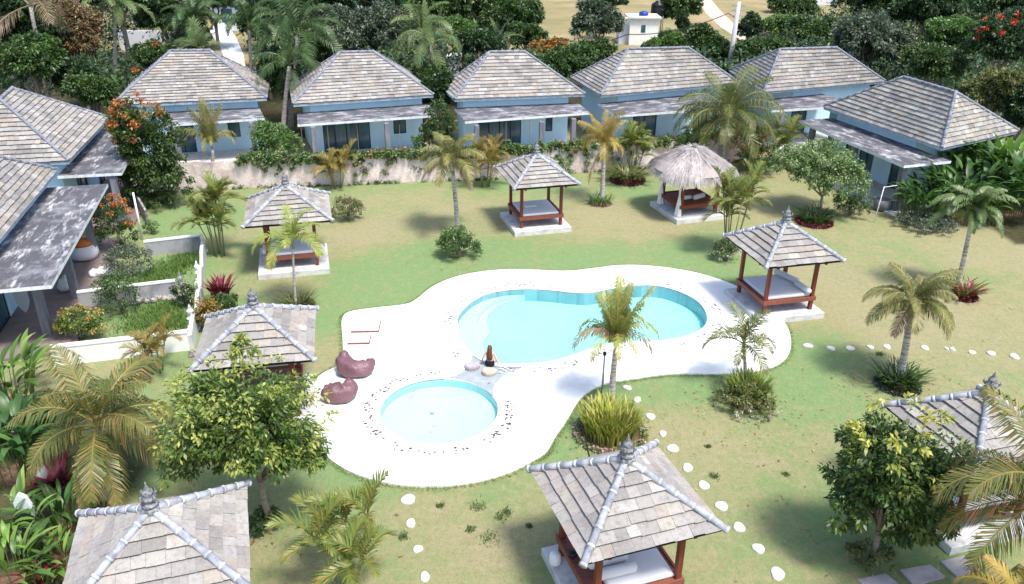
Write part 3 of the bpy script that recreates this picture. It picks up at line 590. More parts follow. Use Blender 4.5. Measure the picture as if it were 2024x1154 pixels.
# ================================================================ VILLAS
ZE,ZR=3.4,5.86
def villa(label,px,slab,facade,cols,over=.62,depth=None,zs=2.72,wallside=True,zr=ZR,tag_roof=None):
    """px: pixel corners of the hip roof; slab: pixel front edge of the verandah slab (left,right, side tips)"""
    P={k:(un(*v,ZE) if k[0] in 'FB' else un(*v,zr)) for k,v in px.items()}
    if 'FL' not in P: raise Exception
    ex=(P['FR']-P['FL']).normalized(); ey=Vector((-ex.y,ex.x,0))
    if 'BL' in P and 'BR' not in P: P['BR']=P['FR']+(P['BL']-P['FL'])
    if 'BR' in P and 'BL' not in P: P['BL']=P['FL']+(P['BR']-P['FR'])
    if 'BL' not in P:
        mid=(P['RL']+P['RR'])/2; dd=2*(mid-P['FL']).dot(ey)
        P['BL']=P['FL']+ey*dd; P['BR']=P['FR']+ey*dd
    c=(P['FL']+P['FR'])/2; rz=math.atan2(ex.y,ex.x)
    t=thing('villa',label,'house',(c.x,c.y,0),rz,'pale blue villas with tiled hip roofs')
    Mi=Matrix.Rotation(-rz,4,'Z')@Matrix.Translation((-c.x,-c.y,0)); Q={k:Mi@v for k,v in P.items()}
    for k in ('RL','RR'): Q[k].z=zr
    mb=MB(); tiles(mb,Q['FL'],Q['FR'],Q['RR'],Q['RL'],.24,.30); tiles(mb,Q['FR'],Q['BR'],Q['RR'],Q['RR'],.24,.30,1.0); tiles(mb,Q['BR'],Q['BL'],Q['RL'],Q['RR'],.24,.30); tiles(mb,Q['BL'],Q['FL'],Q['RL'],Q['RL'],.24,.30)
    rf=mb.build('roof',[M['tile'],M['under']],t)
    mb=MB(); soffit(mb,[Q['FL'],Q['FR'],Q['BR'],Q['BL']],ZE+.0,.16,(1,1,1)); mb.build('fascia',M['fascia'],rf)
    for a,b_ in(('RL','RR'),('RL','FL'),('RL','BL'),('RR','FR'),('RR','BR')):
        mb=MB(); u=Vector((0,0,.05)); caps(mb,Q[a]+u,Q[b_]+u,.085,.5,col=(.25,.26,.31),band=(.28,.29,.34)); mb.build('ridge_cap',M['cap'],rf,True)
    # walls
    xl=max(Q['FL'].x,Q['BL'].x)+over; xr=min(Q['FR'].x,Q['BR'].x)-over; yf=max(Q['FL'].y,Q['FR'].y)+over; yb=min(Q['BL'].y,Q['BR'].y)-over
    top=ZE-.161; th=.16
    mb=MB(); mb.box(xl,xl+th,yf+th,yb,0,top); mb.box(xr-th,xr,yf+th,yb,0,top); mb.box(xl+th,xr-th,yb-th,yb,0,top)
    nrm=Vector((math.sin(rz),-math.cos(rz),0)); wp=t.matrix_world if False else (Matrix.Translation((c.x,c.y,0))@Matrix.Rotation(rz,4,'Z'))
    pw=wp@Vector((0,yf,0))
    def fx(u,v=None): 
        return (Mi@onplane(u,v,pw,nrm))
    ops=[]
    for (kind,u0,u1,vv,z0,z1,nm) in facade:
        a=fx(u0,vv).x; b2=fx(u1,vv).x
        a=max(a,xl+.12); b2=min(b2,xr-.12)
        if b2-a>.2: ops.append([kind,a,b2,z0,z1,nm])
    ops.sort(key=lambda o:o[1]); x=xl
    for kind,a,b2,z0,z1,nm in ops:
        if a>x: mb.box(x,a,yf,yf+th,0,top)
        else: a=x
        if z0>0: mb.box(a,b2,yf,yf+th,0,z0)
        mb.box(a,b2,yf,yf+th,z1,top); x=b2
    mb.box(x,xr,yf,yf+th,0,top)
    mb.build('wall',M['blue'],t)
    for kind,a,b2,z0,z1,nm in ops:
        f=.05; zb=max(z0,.03); mf=MB()
        mf.box(a,a+f,yf+.05,yf+.11,zb,z1); mf.box(b2-f,b2,yf+.05,yf+.11,zb,z1); mf.box(a+f,b2-f,yf+.05,yf+.11,z1-f,z1); mf.box(a+f,b2-f,yf+.05,yf+.11,zb,zb+f)
        for k in range(1,nm):
            xm=a+(b2-a)*k/nm; mf.box(xm-f*.7,xm+f*.7,yf+.048,yf+.112,zb+f,z1-f)
        fo=mf.build('sliding_door' if z0<=.1 else 'window',M['frame'],t)
        mf=MB(); mf.box(a+f,b2-f,yf+.075,yf+.085,zb+f,z1-f); mf.build('pane',M['glass'],fo)
    if ops:
        mi=MB(); mi.box(xl+th+.02,xr-th-.02,yf+1.2,yf+1.25,.02,top-.02); mi.build('dark_room_sheet',M['inside'],t)  # near-black sheet paints the unlit room behind the glass
    # verandah slab
    if slab:
        fl=Mi@un(*slab[0],zs); fr=Mi@un(*slab[1],zs); bl=Mi@un(*slab[2],zs) if slab[2] else None; br=Mi@un(*slab[3],zs) if slab[3] else None
        Lx=bl.x if bl else fl.x; Rx=br.x if br else fr.x
        yk=yf-.003
        ms=MB(); pl=[(fl.x,fl.y),(fr.x,fr.y),(Rx,yk),(Lx,yk)]
        if bl and bl.y<yk-.1: pl=[(fl.x,fl.y),(fr.x,fr.y),(Rx,yk),(bl.x,yk),(bl.x,bl.y)]
        n=len(pl); ms.m=0; ms.add([(p[0],p[1],zs) for p in pl],[tuple(range(n))]); 
        ms.m=1; ms.add([(p[0],p[1],zs) for p in pl]+[(p[0],p[1],zs-.14) for p in pl],[(i,n+i,n+(i+1)%n,(i+1)%n) for i in range(n)]+[tuple(range(2*n-1,n-1,-1))])
        ms.build('verandah_slab',[M['verslab'],M['veredge']],t)
        for (u,v,base) in cols:
            p=Mi@un(u,v,zs-.14) if not base else Mi@un(u,v,0)
            mc=MB(); mc.bevbox(p.x-.14,p.x+.14,p.y-.14,p.y+.14,0,zs-.141,.02); mc.build('column',M['greycol'],t)
        mt=MB(); y0=min(fl.y,fr.y)-.1; mt.box(min(Lx,fl.x),max(Rx,fr.x),y0,yf-.004,0.004,.10); mt.build('terrace',M['floor' if rz>1 else 'slab'],t)  # back-row floors, out of view, use pale slab to bounce light onto walls
    return t,Mi,(xl,xr,yf,yb)
V_=[]
V_.append(villa('pale blue villa behind the red tipped tree, first from the left in the back row',dict(FL=(223,208),RL=(338,101.4),RR=(414,100.7),FR=(527,194),BR=(532,159)),
  [(330,246),(523,233),(331,222),(512,214)],[('w',452,476,265,.9,2.3,1),('d',338,385,265,0,2.2,2)],[(497,241,0),(345,250,0)]))
V_.append(villa('pale blue villa with three dark door panes, second from the left in the back row',dict(BL=(572.7,169),FL=(579.4,206),FR=(856.5,187.5),RL=(672.4,104.8),RR=(738,103)),
  [(588,246),(863,227),(586,221),(850,208)],[('d',640,733,280,0,2.3,4),('w',778,803,255,.9,2.35,1)],[(618,250,0),(764,243,0)]))
V_.append(villa('pale blue villa directly behind the far gazebo, third in the back row',dict(FL=(898.8,196),FR=(1155.5,186),BL=(873.4,172.4),RL=(968,104),RR=(1037,103)),
  [(919,240),(1166,222),(899,214),(1142,203)],[('d',945,1030,250,0,2.3,4),('w',1078,1092,250,.9,2.35,1)],[(942,247,0),(1071,240,0),(1134,234,0)]))
V_.append(villa('wide roofed pale blue villa behind the yellow palm, fourth in the back row',dict(BL=(1129,152.7),FL=(1187.6,188),FR=(1459,163.2),RL=(1241.6,98),RR=(1360,95.3)),
  [(1216,228),(1446,212),(1186,206),None],[('d',1250,1297,250,0,2.3,2),('d',1370,1400,235,0,2.3,2)],[]))
V_.append(villa('pale blue villa right of the utility pole, fifth in the back row',dict(BL=(1440,139),FL=(1510,181),FR=(1748,160),RL=(1542,98.6),RR=(1653,95.3)),
  [(1525,218),(1700,207),(1520,200),None],[('d',1551,1594,230,0,2.3,2),('d',1640,1680,225,0,2.3,2)],[(1545,222,0)]))
V_.append(villa('pale blue villa turned sideways at the right with a long stained verandah slab',dict(FL=(1628.4,211),FR=(1861.5,292),BR=(2011.8,258.4),RL=(1785.5,153.7),RR=(1888.5,184)),
  [(1579,238),(1787,327),None,(1878,318)],[('d',1672,1690,290,0,2.3,1),('d',1697,1727,310,.0,2.2,2),('d',1757,1782,345,0,2.2,1)],[(1608,250,0),(1645,262,0),(1692,285,0),(1788,325,0)]))
v7,Mi7,b7=villa('pale blue villa at the upper left edge, farther of the two left villas',dict(FL=(135,318),FR=(214.6,233),RL=(0,198),RR=(25,176)),
  [(240,341),(262,299),None,(205,252)],[('d',150,172,350,0,2.2,2),('d',190,205,330,0,2.2,2)],[(222,345,0)])
dv=un(111,337,ZE); 
v8,Mi8,b8=villa('pale blue villa nearest on the left with a dark stained verandah slab',dict(FL=(-95,585),FR=(111,337),RL=(-150,345),RR=(-75,297)),
  [(101,563),(213,363),None,None],[('d',-60,22,620,0,2.3,2),('d',95,120,480,0,2.2,2)],[(190,512,1),(152,592,1),(97,664,1)],over=.5)
# ================================================================ GARDEN WALLS (left terraces) AND BOUNDARY WALL
def wallrun(name,label,pts,h,th,m,cat='wall',cap=None,topf=None,z0=-.1):
    c=(Vector(pts[0])+Vector(pts[-1]))/2; mb=MB(); mc=MB()
    for a,b_ in zip(pts,pts[1:]):
        a,b_=Vector(a),Vector(b_); L=(b_-a).length; d=(b_-a)/L; n=Vector((-d.y,d.x,0))*th/2
        k=max(1,int(L/.35)) if topf else 1
        for i in range(k):
            p=a+d*L*i/k; q=a+d*L*(i+1)/k; ha=h+(topf(L*i/k) if topf else 0); hb=h+(topf(L*(i+1)/k) if topf else 0)
            vs=[p-n,q-n,q+n,p+n]; V8=[Vector((v.x-c.x,v.y-c.y,z0)) for v in vs]+[Vector((v.x-c.x,v.y-c.y,hh)) for v,hh in zip(vs,(ha,hb,hb,ha))]
            f=[(4,5,6,7),(0,1,5,4),(2,3,7,6)]
            if i==0: f.append((3,0,4,7))
            if i==k-1: f.append((1,2,6,5))
            mb.add(V8,f)
        if cap:
            n2=n*1.25; V8=[Vector((v.x-c.x,v.y-c.y,zz)) for zz in(h+.002,h+.06) for v in(a-n2,b_-n2,b_+n2,a+n2)]
            mc.add(V8,[(3,2,1,0),(4,5,6,7),(0,1,5,4),(1,2,6,5),(2,3,7,6),(3,0,4,7)])
    o=mb.build(name,M[m]); o.location=(c.x,c.y,0)
    if cap: mc.build('coping',M[cap],o)
    return tag(o,label,cat)
bw=[un(*p) for p in((306,384),(345,378),(480,370),(700,363),(850,357),(1000,351),(1130,340),(1270,332),(1400,322),(1500,315))]
wallrun('boundary_wall','long pale pink stone wall between the lawn and the back row of villas',bw,1.62,.22,'bwall',topf=lambda t:.06*math.sin(t*2.1)+.04*math.sin(t*5.3))
wallrun('boundary_wall','short pink stone side wall running from the big red tipped tree to the white post',[un(246,361),un(294,446)],.80,.10,'rubble')
H1=.62
wallrun('garden_wall','grey rendered garden wall, farthest of the three across the left terraces',[un(290,505),un(400,492)],.66,.16,'conc',cap='white')
wallrun('garden_wall','grey rendered garden wall, middle one of the three across the left terraces',[un(160,610),un(352,586)],.70,.16,'conc',cap='white')
wallrun('garden_wall','white rendered garden wall, nearest of the three across the left terraces',[un(108,722),un(376,690)],.70,.18,'white',cap='white')
wallrun('garden_wall','white wall with a wavy scalloped top running towards the viewer beside the red leaved plant',[un(380,690),un(393,640),un(399,590),un(402,540),un(406,498)],.46,.14,'slab',topf=lambda t:.34*abs(math.sin(t*1.25+.3)))
# rubble footing stones below the middle wall
for (u0,v0,u1,v1,lb) in((262,597,350,587,'row of rough rubble stones at the foot of the middle garden wall'),(382,697,430,690,'heap of pale rubble stones at the corner of the white garden wall')):
    mb=MB(); a,b_=un(u0,v0+4),un(u1,v1+4)
    for i in range(26):
        p=a+(b_-a)*(i/26.)+Vector((R.uniform(-.1,.1),R.uniform(-.15,.12),0)); r=R.uniform(.07,.15); n_=6
        mb.lathe([(r*.7,-.02),(r,.05),(r*.8,.12),(r*.3,.16)],n_,(p.x,p.y,R.uniform(-.02,.08)))
    tag(mb.build('rubble',M['rubble']),lb,'stones',kind='stuff')
def ornament(u,v,h,label,mt='stone',r=.12):
    p=un(u,v); mb=MB(); k=h
    mb.bevbox(-r*1.3,r*1.3,-r*1.3,r*1.3,0,.16*k,.02); mb.lathe([(r,.16*k),(r*1.2,.22*k),(r*.7,.30*k),(r*.9,.42*k),(r*1.1,.5*k),(r*.6,.58*k),(r*.8,.68*k),(r*.9,.76*k),(r*.4,.84*k),(r*.3,.92*k),(r*.05,k)],10)
    o=mb.build('stone_ornament',M[mt]); o.location=p; return tag(o,label,'ornament')
ornament(364,596,1.35,'slim grey carved stone ornament between the two grassy terraces')
ornament(404,500,1.0,'pale stone ornament where the scalloped wall meets the far garden wall','white',.1)
ornament(383,655,1.15,'white weathered pointed stone at the near corner of the terraces','slab',.16)
ornament(395,562,1.1,'white pointed stone on the scalloped wall beside the red leaved plant','white',.12)
# white post, stakes and poles
def post(name,label,cat,u,v,h,r,m,lean=(0,0),arm=None,grp=None):
    p=un(u,v); mb=MB(); mb.tube([(0,0,-.05),(lean[0]*h,lean[1]*h,h)],[r,r*.8],8)
    if arm: mb.tube([(lean[0]*h,lean[1]*h,h-.04),(lean[0]*h+arm[0],lean[1]*h+arm[1],h+arm[2])],[r*.7,r*.6],6)
    o=mb.build(name,M[m],None,True); o.location=p; return tag(o,label,cat,grp)
post('post','white square post at the end of the pink side wall beside the orange flowered bush','post',282,474,2.35,.055,'white')
post('lamp_post','thin grey pole with a small black top beside the palm before the pool','lamp post',1190,776,1.45,.035,'steel')
mb=MB(); mb.lathe([(.05,0),(.06,.03),(.06,.10),(.03,.13)],10); q=mb.build('lamp_head',M['black'],bpy.data.objects['lamp_post']); q.location=(0,0,1.43)
post('clothes_pole','leaning pale pole with a side arm in front of the sideways villa','pole',1727,440,1.95,.025,'white',(.06,-.02),(.75,.25,-.02))
post('clothes_pole','thin pale pole behind the frangipani with a sagging line','pole',1690,398,1.6,.025,'white',(0,0))
for i,(u,v) in enumerate([(549,300),(601,302),(652,300),(710,297),(1000,290),(1046,288),(792,296)]):
    post('stake','%s thin pale stake from the left behind the stone wall'%ORD[i],'stake',u,v+8,1.9,.025,'bamboo',grp='stakes behind the stone wall')
post('stake','thin leaning pale stick left of the white post by the flowered bush','stake',262,440,1.9,.02,'bamboo',(-.28,.05)); post('stake','short crossed stick beside the white post in the upper left garden','stake',245,420,1.9,.018,'bamboo',(-.2,.1))
post('stake','tall thin bare pole rising behind the first villa roof','stake',368,108,7.4,.05,'bamboo',(-.08,.0))
# utility pole with cable
Yp=70.0; b_=atY(1436,160,Yp); tp=atY(1461,3,Yp); bx=atY(1436,160,Yp).x; 
t=thing('utility_pole','tall grey concrete utility pole between the fourth and fifth villas','utility pole',(b_.x,Yp,0))
mb=MB(); mb.tube([(0,0,-.1),(tp.x-b_.x,0,tp.z)],[.26,.17],12); mb.build('pole',M['pole'],t,True)
mb=MB(); zz=tp.z; dx=tp.x-b_.x
for k in range(3): mb.box(dx-.5,dx+.5,-.05,.05,zz-.35-.4*k,zz-.27-.4*k)
mb.build('crossarm',M['steel'],t)
def cable(pts,label,r=.035):
    out=[]
    for i in range(len(pts)-1):
        a,b2=pts[i],pts[i+1]
        for k in range(8):
            s_=k/8; p=a+(b2-a)*s_; p.z-=4*s_*(1-s_)*.5; out.append(p)
    out.append(pts[-1]); mb=MB(); mb.tube(out,r,5); tag(mb.build('cable',M['cable']),label,'cable')
cable([atY(560,-60,76),atY(950,62,74),atY(1110,76,72),atY(1240,68,71),atY(1440,26,70),atY(1560,66,71),atY(1700,95,70)],'black overhead cable sagging across the trees to the utility pole')
# ================================================================ DISTANT BUILDINGS, DRIVE, FIELD PATH
def bldg(name,label,u0,u1,vt,Y,dep,hgt,m,roof=None,extra=None,cat='building'):
    a=atY(u0,vt,Y); b2=atY(u1,vt,Y); x0,x1=a.x,b2.x; z1=(a.z+b2.z)/2 if hgt is None else hgt
    t=thing(name,label,cat,((x0+x1)/2,Y,0)); hw=(x1-x0)/2; mb=MB(); mb.box(-hw,hw,0,dep,-.1,z1); mb.build('wall',M[m],t)
    if roof: mb=MB(); mb.box(-hw-.25,hw+.25,-.3,dep+.2,z1+.002,z1+.18); mb.build('roof',M[roof],t)
    return t,hw,z1
t,hw,z1=bldg('garden_wall','pale wall stretch far behind the palms at the upper left',232,345,61,89,.3,None,'pale',cat='wall')
t,hw,z1=bldg('garden_wall','short white wall high among the trees at the upper left',148,202,13,118,.3,None,'pale',cat='wall')
t,hw,z1=bldg('garden_wall','far grey white wall at the top, right of the field bushes',1590,1660,0,140,.4,2.2,'pale',cat='wall')
t,hw,z1=bldg('house','pale white walled building between palms behind the first villa',412,468,-10,104,6,None,'pale',None)
mb=MB(); mb.box(-hw-.3,hw+.5,-.6,-.02,z1*.80-.1,z1*.80); mb.build('canopy',M['frame'],t)
mb=MB(); mb.box(-hw*.3,hw*.5,-.03,.0,1.0,2.6); mb.build('window',M['glass'],t)
t,hw,z1=bldg('house','pinkish house glimpsed through the trees behind the second villa',660,750,18,100,6,None,'bwall','fascia')
mb=MB(); mb.box(-hw*.5,-hw*.1,-.03,.0,2.2,3.8); mb.build('window',M['glass'],t)
t,hw,z1=bldg('shed','small white wall block between palms and the third villa roof',888,908,115,76,1.5,None,'white','slab')
t,hw,z1=bldg('shed','small bluish tin shed among trees above the second and third villas',862,880,72,88,2,None,'pale','steel')
t,hw,z1=bldg('hut','white flat roofed hut standing alone in the dry field',1246,1303,37,96,3.4,None,'white','slab',cat='hut')
mb=MB(); mb.box(-hw-1.1,-hw,.6,3.2,0,z1*.66); mb.build('annexe',M['pale'],t); mb=MB(); mb.box(-hw-.9,-hw+.0,-.1,.1,z1,z1+.15); mb.build('overhang',M['white'],t)
mb=MB(); mb.box(-hw*.2,hw*.1,-.04,.0,1.4,2.2); mb.build('window',M['glass'],t)
p=atY(1272,32,97.5); mb=MB(); mb.lathe([(.5,0),(.55,.1),(.5,.35),(.2,.5)],14); q=mb.build('basin',M['navy'],None,True); q.location=(p.x,97.5,z1+.182); tag(q,'blue plastic tub on the roof of the white hut','tub')
p=atY(1306,30,99.5); t=thing('water_tank','round black water tank behind the white hut','water tank',(p.x,101.8,0)); mb=MB(); mb.lathe([(.80,2.6),(.84,2.7),(.84,3.5),(.8,3.6),(.84,3.65),(.8,3.9),(.35,4.15),(.35,4.25),(.1,4.28)],18); mb.build('tank',M['black'],t,True)
mb=MB(); [mb.box(a*.6-.06,a*.6+.06,b3*.6-.06,b3*.6+.06,0,2.598) for a in(-1,1) for b3 in(-1,1)]; mb.build('stand',M['steel'],t)
mb=MB(); pl=[un(*q) for q in((1376,-8),(1400,-8),(1425,22),(1452,48),(1482,66),(1520,84),(1500,92),(1462,78),(1425,54),(1395,26))]; mb.add([(p.x,p.y,.012) for p in pl],[tuple(range(len(pl)))]); tag(mb.build('dirt_path',M['path']),kind='structure')
mb=MB(); pl=[un(*q) for q in((412,58),(455,56),(470,80),(482,110),(486,140),(450,136),(440,105),(425,78))]; mb.add([(p.x,p.y,.012) for p in pl],[tuple(range(len(pl)))]); tag(mb.build('driveway',M['road']),kind='structure')
t,hw,z1=bldg('garden_wall','low grey wall with a mustard top right of the first villa',486,535,128,74,.25,None,'conc',cat='wall')
mb=MB(); mb.box(-hw,hw,-.05,.3,z1+.002,z1+.14); mb.build('coping',M['orange'],t)
# ================================================================ THINGS ON THE DECK AND TERRACES
def blob(name,path,rad,label,cat,m,loc,rz,flat=.8,grp=None,seed=1,amp=.03):
    mb=MB(); pts=[Vector(p) for p in path]; P2=[];r2=[]; n=len(pts)
    for i in range(n-1):
        for k in range(5):
            s=k/5; p0,p1,p2,p3=pts[max(0,i-1)],pts[i],pts[i+1],pts[min(n-1,i+2)]
            P2.append(.5*((2*p1)+(p2-p0)*s+(2*p0-5*p1+4*p2-p3)*s*s+(3*p1-p0-3*p2+p3)*s**3)); r2.append(rad[i]+(rad[i+1]-rad[i])*(s*s*(3-2*s)))
    P2.append(pts[-1]); r2.append(rad[-1]); mb.tube(P2,r2,22,None,True,flat)
    rr=random.Random(seed)
    a=[rr.uniform(7,15) for _ in range(6)]
    V=[]
    for v in mb.v:
        v=Vector(v); k=amp*(math.sin(v.x*a[0]+v.z*a[1])*math.sin(v.y*a[2]+1)+.6*math.sin(v.x*a[3]*2+v.y*a[4]*2))
        v+=v.normalized()*k; v.z=max(v.z,0.005); V.append(tuple(v))
    mb.v=V; o=mb.build(name,M[m],None,True); o.location=loc; o.rotation_euler=(0,0,rz); return tag(o,label,cat,grp)
p=un(700,750,DZ)
blob('bean_bag',[(-.42,.42,.70),(-.42,.38,.62),(-.40,.25,.42),(-.28,.05,.30),(.0,-.05,.27),(.30,.0,.28),(.44,.18,.40),(.40,.26,.50)],[.04,.16,.30,.34,.31,.28,.23,.05],'maroon vinyl bean bag lounger with a high back, farther of the pair on the deck','bean bag','leather',(p.x,p.y+.28,DZ),.0,.95,'maroon bean bags',3,.030)
p=un(668,803,DZ)
blob('bean_bag',[(.30,.25,.66),(.30,.22,.58),(.28,.12,.40),(.12,.0,.30),(-.15,-.02,.28),(-.40,.05,.34),(-.52,.12,.40)],[.04,.15,.32,.36,.34,.28,.05],'maroon vinyl bean bag lounger, nearer of the pair, lying beside the tree','bean bag','leather',(p.x,p.y+.36,DZ),.05,.95,'maroon bean bags',5,.030)
# low wooden lounge platforms with white cushions
def platform(name,u,v,lx,ly,rz,label):
    p=un(u,v,DZ); t=thing(name,label,'lounger',(p.x,p.y,DZ),rz,'low loungers on the deck')
    mb=MB(); mb.box(-lx,lx,-ly,-ly+.03,.02,.055); mb.box(-lx,lx,ly-.03,ly,.02,.055); mb.box(-lx,-lx+.03,-ly+.03,ly-.03,.02,.055); mb.box(lx-.03,lx,-ly+.03,ly-.03,.02,.055)
    for a in(-1,1):
        for b4 in(-1,1): mb.box(a*(lx-.1)-.03,a*(lx-.1)+.03,b4*(ly-.1)-.03,b4*(ly-.1)+.03,0,.02)
    mb.build('frame',M['wood2'],t); mb=MB(); mb.bevbox(-lx+.005,lx-.035,-ly+.035,ly-.035,.03,.12,.03); mb.build('cushion',M['deck'],t)
platform('lounger',711,672,.40,.34,.06,'low brown edged lounger with a white pad, the nearer of the two on the deck')
platform('lounger',724,647,.52,.42,.06,'larger white padded lounger behind the smaller one at the left of the deck')
def rock(u,v,rx,ry,h,label,c=None):
    p=un(u,v,DZ-.03); mb=MB(); vs=[];n_=16
    for (s_,z) in((.96,0),(1.0,h*.5),(.95,h*.85),(.8,h)):
        for m_ in range(n_):
            a=6.283*m_/n_; vs.append((rx*s_*math.cos(a)*(1+.05*math.sin(2*a+1)),ry*s_*math.sin(a)*(1+.05*math.cos(3*a)),z))
    mb.add(vs,[(i*n_+m_,i*n_+(m_+1)%n_,(i+1)*n_+(m_+1)%n_,(i+1)*n_+m_) for i in range(3) for m_ in range(n_)]+[tuple(3*n_+m_ for m_ in range(n_))])
    o=mb.build('stone_stool',M['rockA' if c else 'paver'],None,False); o.location=p; tag(o,label,'stone','flat stones on the pool ledge')
M['rockA']=mat('buff_rock',(.50,.42,.34),.85,noise=[(5,5,.4,.7,(.38,.32,.28),.8,U1)])
rock(933,727,.26,.24,.17,'grey flat stone on the pool ledge left of the seated woman')
rock(967,738,.25,.22,.15,'buff round stone on the pool ledge just behind the seated woman',1)
# terrace clutter
p=un(163,520); t=thing('bean_bag','big white bean bag with an orange top on the left terrace','bean bag',(p.x,p.y+.35,.10))
mb=MB(); mb.lathe([(.25,0),(.52,.06),(.60,.25),(.56,.5),(.44,.66)],18); mb.build('body',M['cloth'],t,True); mb=MB(); mb.lathe([(.45,.655),(.38,.80),(.20,.90),(.05,.93)],18); mb.build('top_panel',M['orange'],t,True)
p=un(200,548); blob('cloth_bundle',[(-.45,0,.1),(-.25,0,.18),(.1,.05,.22),(.4,.1,.15),(.6,.15,.08)],[.08,.22,.26,.2,.05],'crumpled pinkish white cloth bundle at the edge of the left terrace','bundle','cloth',(p.x,p.y,.02),.2,.8,None,8,.05)
p=un(128,585); blob('bean_bag',[(0,0,.1),(0,0,.2),(.02,.1,.4),(.0,.15,.6),(0,.15,.66)],[.15,.32,.30,.16,.03],'small grey and white bean bag beside a terrace column','bean bag','cloth',(p.x,p.y+.2,.10),0,.9,None,9)
# pale board leaning at the near terrace
def board():
    a=un(52,618,.10); mb=MB(); pr=[(0,0),(.14,.22),(.24,.5),(.26,1.9),(-.26,1.9),(-.24,.5),(-.14,.22)]
    vs=[(x,-.02,z) for x,z in pr]+[(x,.02,z) for x,z in pr]; n=len(pr)
    mb.add(vs,[tuple(range(n)),tuple(range(2*n-1,n-1,-1))]+[(i,n+i,n+(i+1)%n,(i+1)%n) for i in range(n)]); o=mb.build('surfboard',M['pale']); o.location=a; o.rotation_euler=(.10,0,.25); tag(o,'pale blue pointed board standing under the nearest left verandah','board')
board()
p=un(64,1052); mb=MB(); pr=[(0,0),(.14,.35),(.22,.8),(.12,1.15),(-.05,1.25),(-.2,1.0),(-.2,.55),(-.1,.2)]
vs=[(x,-.06,z) for x,z in pr]+[(x,.06,z) for x,z in pr]; n=len(pr); mb.add(vs,[tuple(range(n)),tuple(range(2*n-1,n-1,-1))]+[(i,n+i,n+(i+1)%n,(i+1)%n) for i in range(n)]); o=mb.build('standing_stone',M['pale']); o.location=p; tag(o,'white upright pointed slab among broad leaves at the lower left edge','stone slab')
p=un(86,960); mb=MB(); mb.lathe([(.1,0),(.16,.1),(.2,.35),(.16,.6),(.1,.7),(.13,.75)],12); o=mb.build('urn',M['slab'],None,True); o.location=p; tag(o,'small grey white urn in the dark planting above the white slab','urn')
# dark pot by the sideways villa
p=un(1742,415); mb=MB(); mb.lathe([(.3,0),(.42,.15),(.46,.4),(.40,.6),(.34,.62),(.32,.5)],16); o=mb.build('plant_pot',M['greycol'],None,True); o.location=p; tag(o,'dark round pot beside the leaning pale pole','pot')
# hose
pp=[un(*q,.03) for q in((1152,862),(1160,880),(1166,905),(1178,930),(1190,950))]; mb=MB(); mb.tube(pp,.018,6); tag(mb.build('garden_hose',M['cable']),'thin black hose on the grass left of the yellow grass clump','hose')
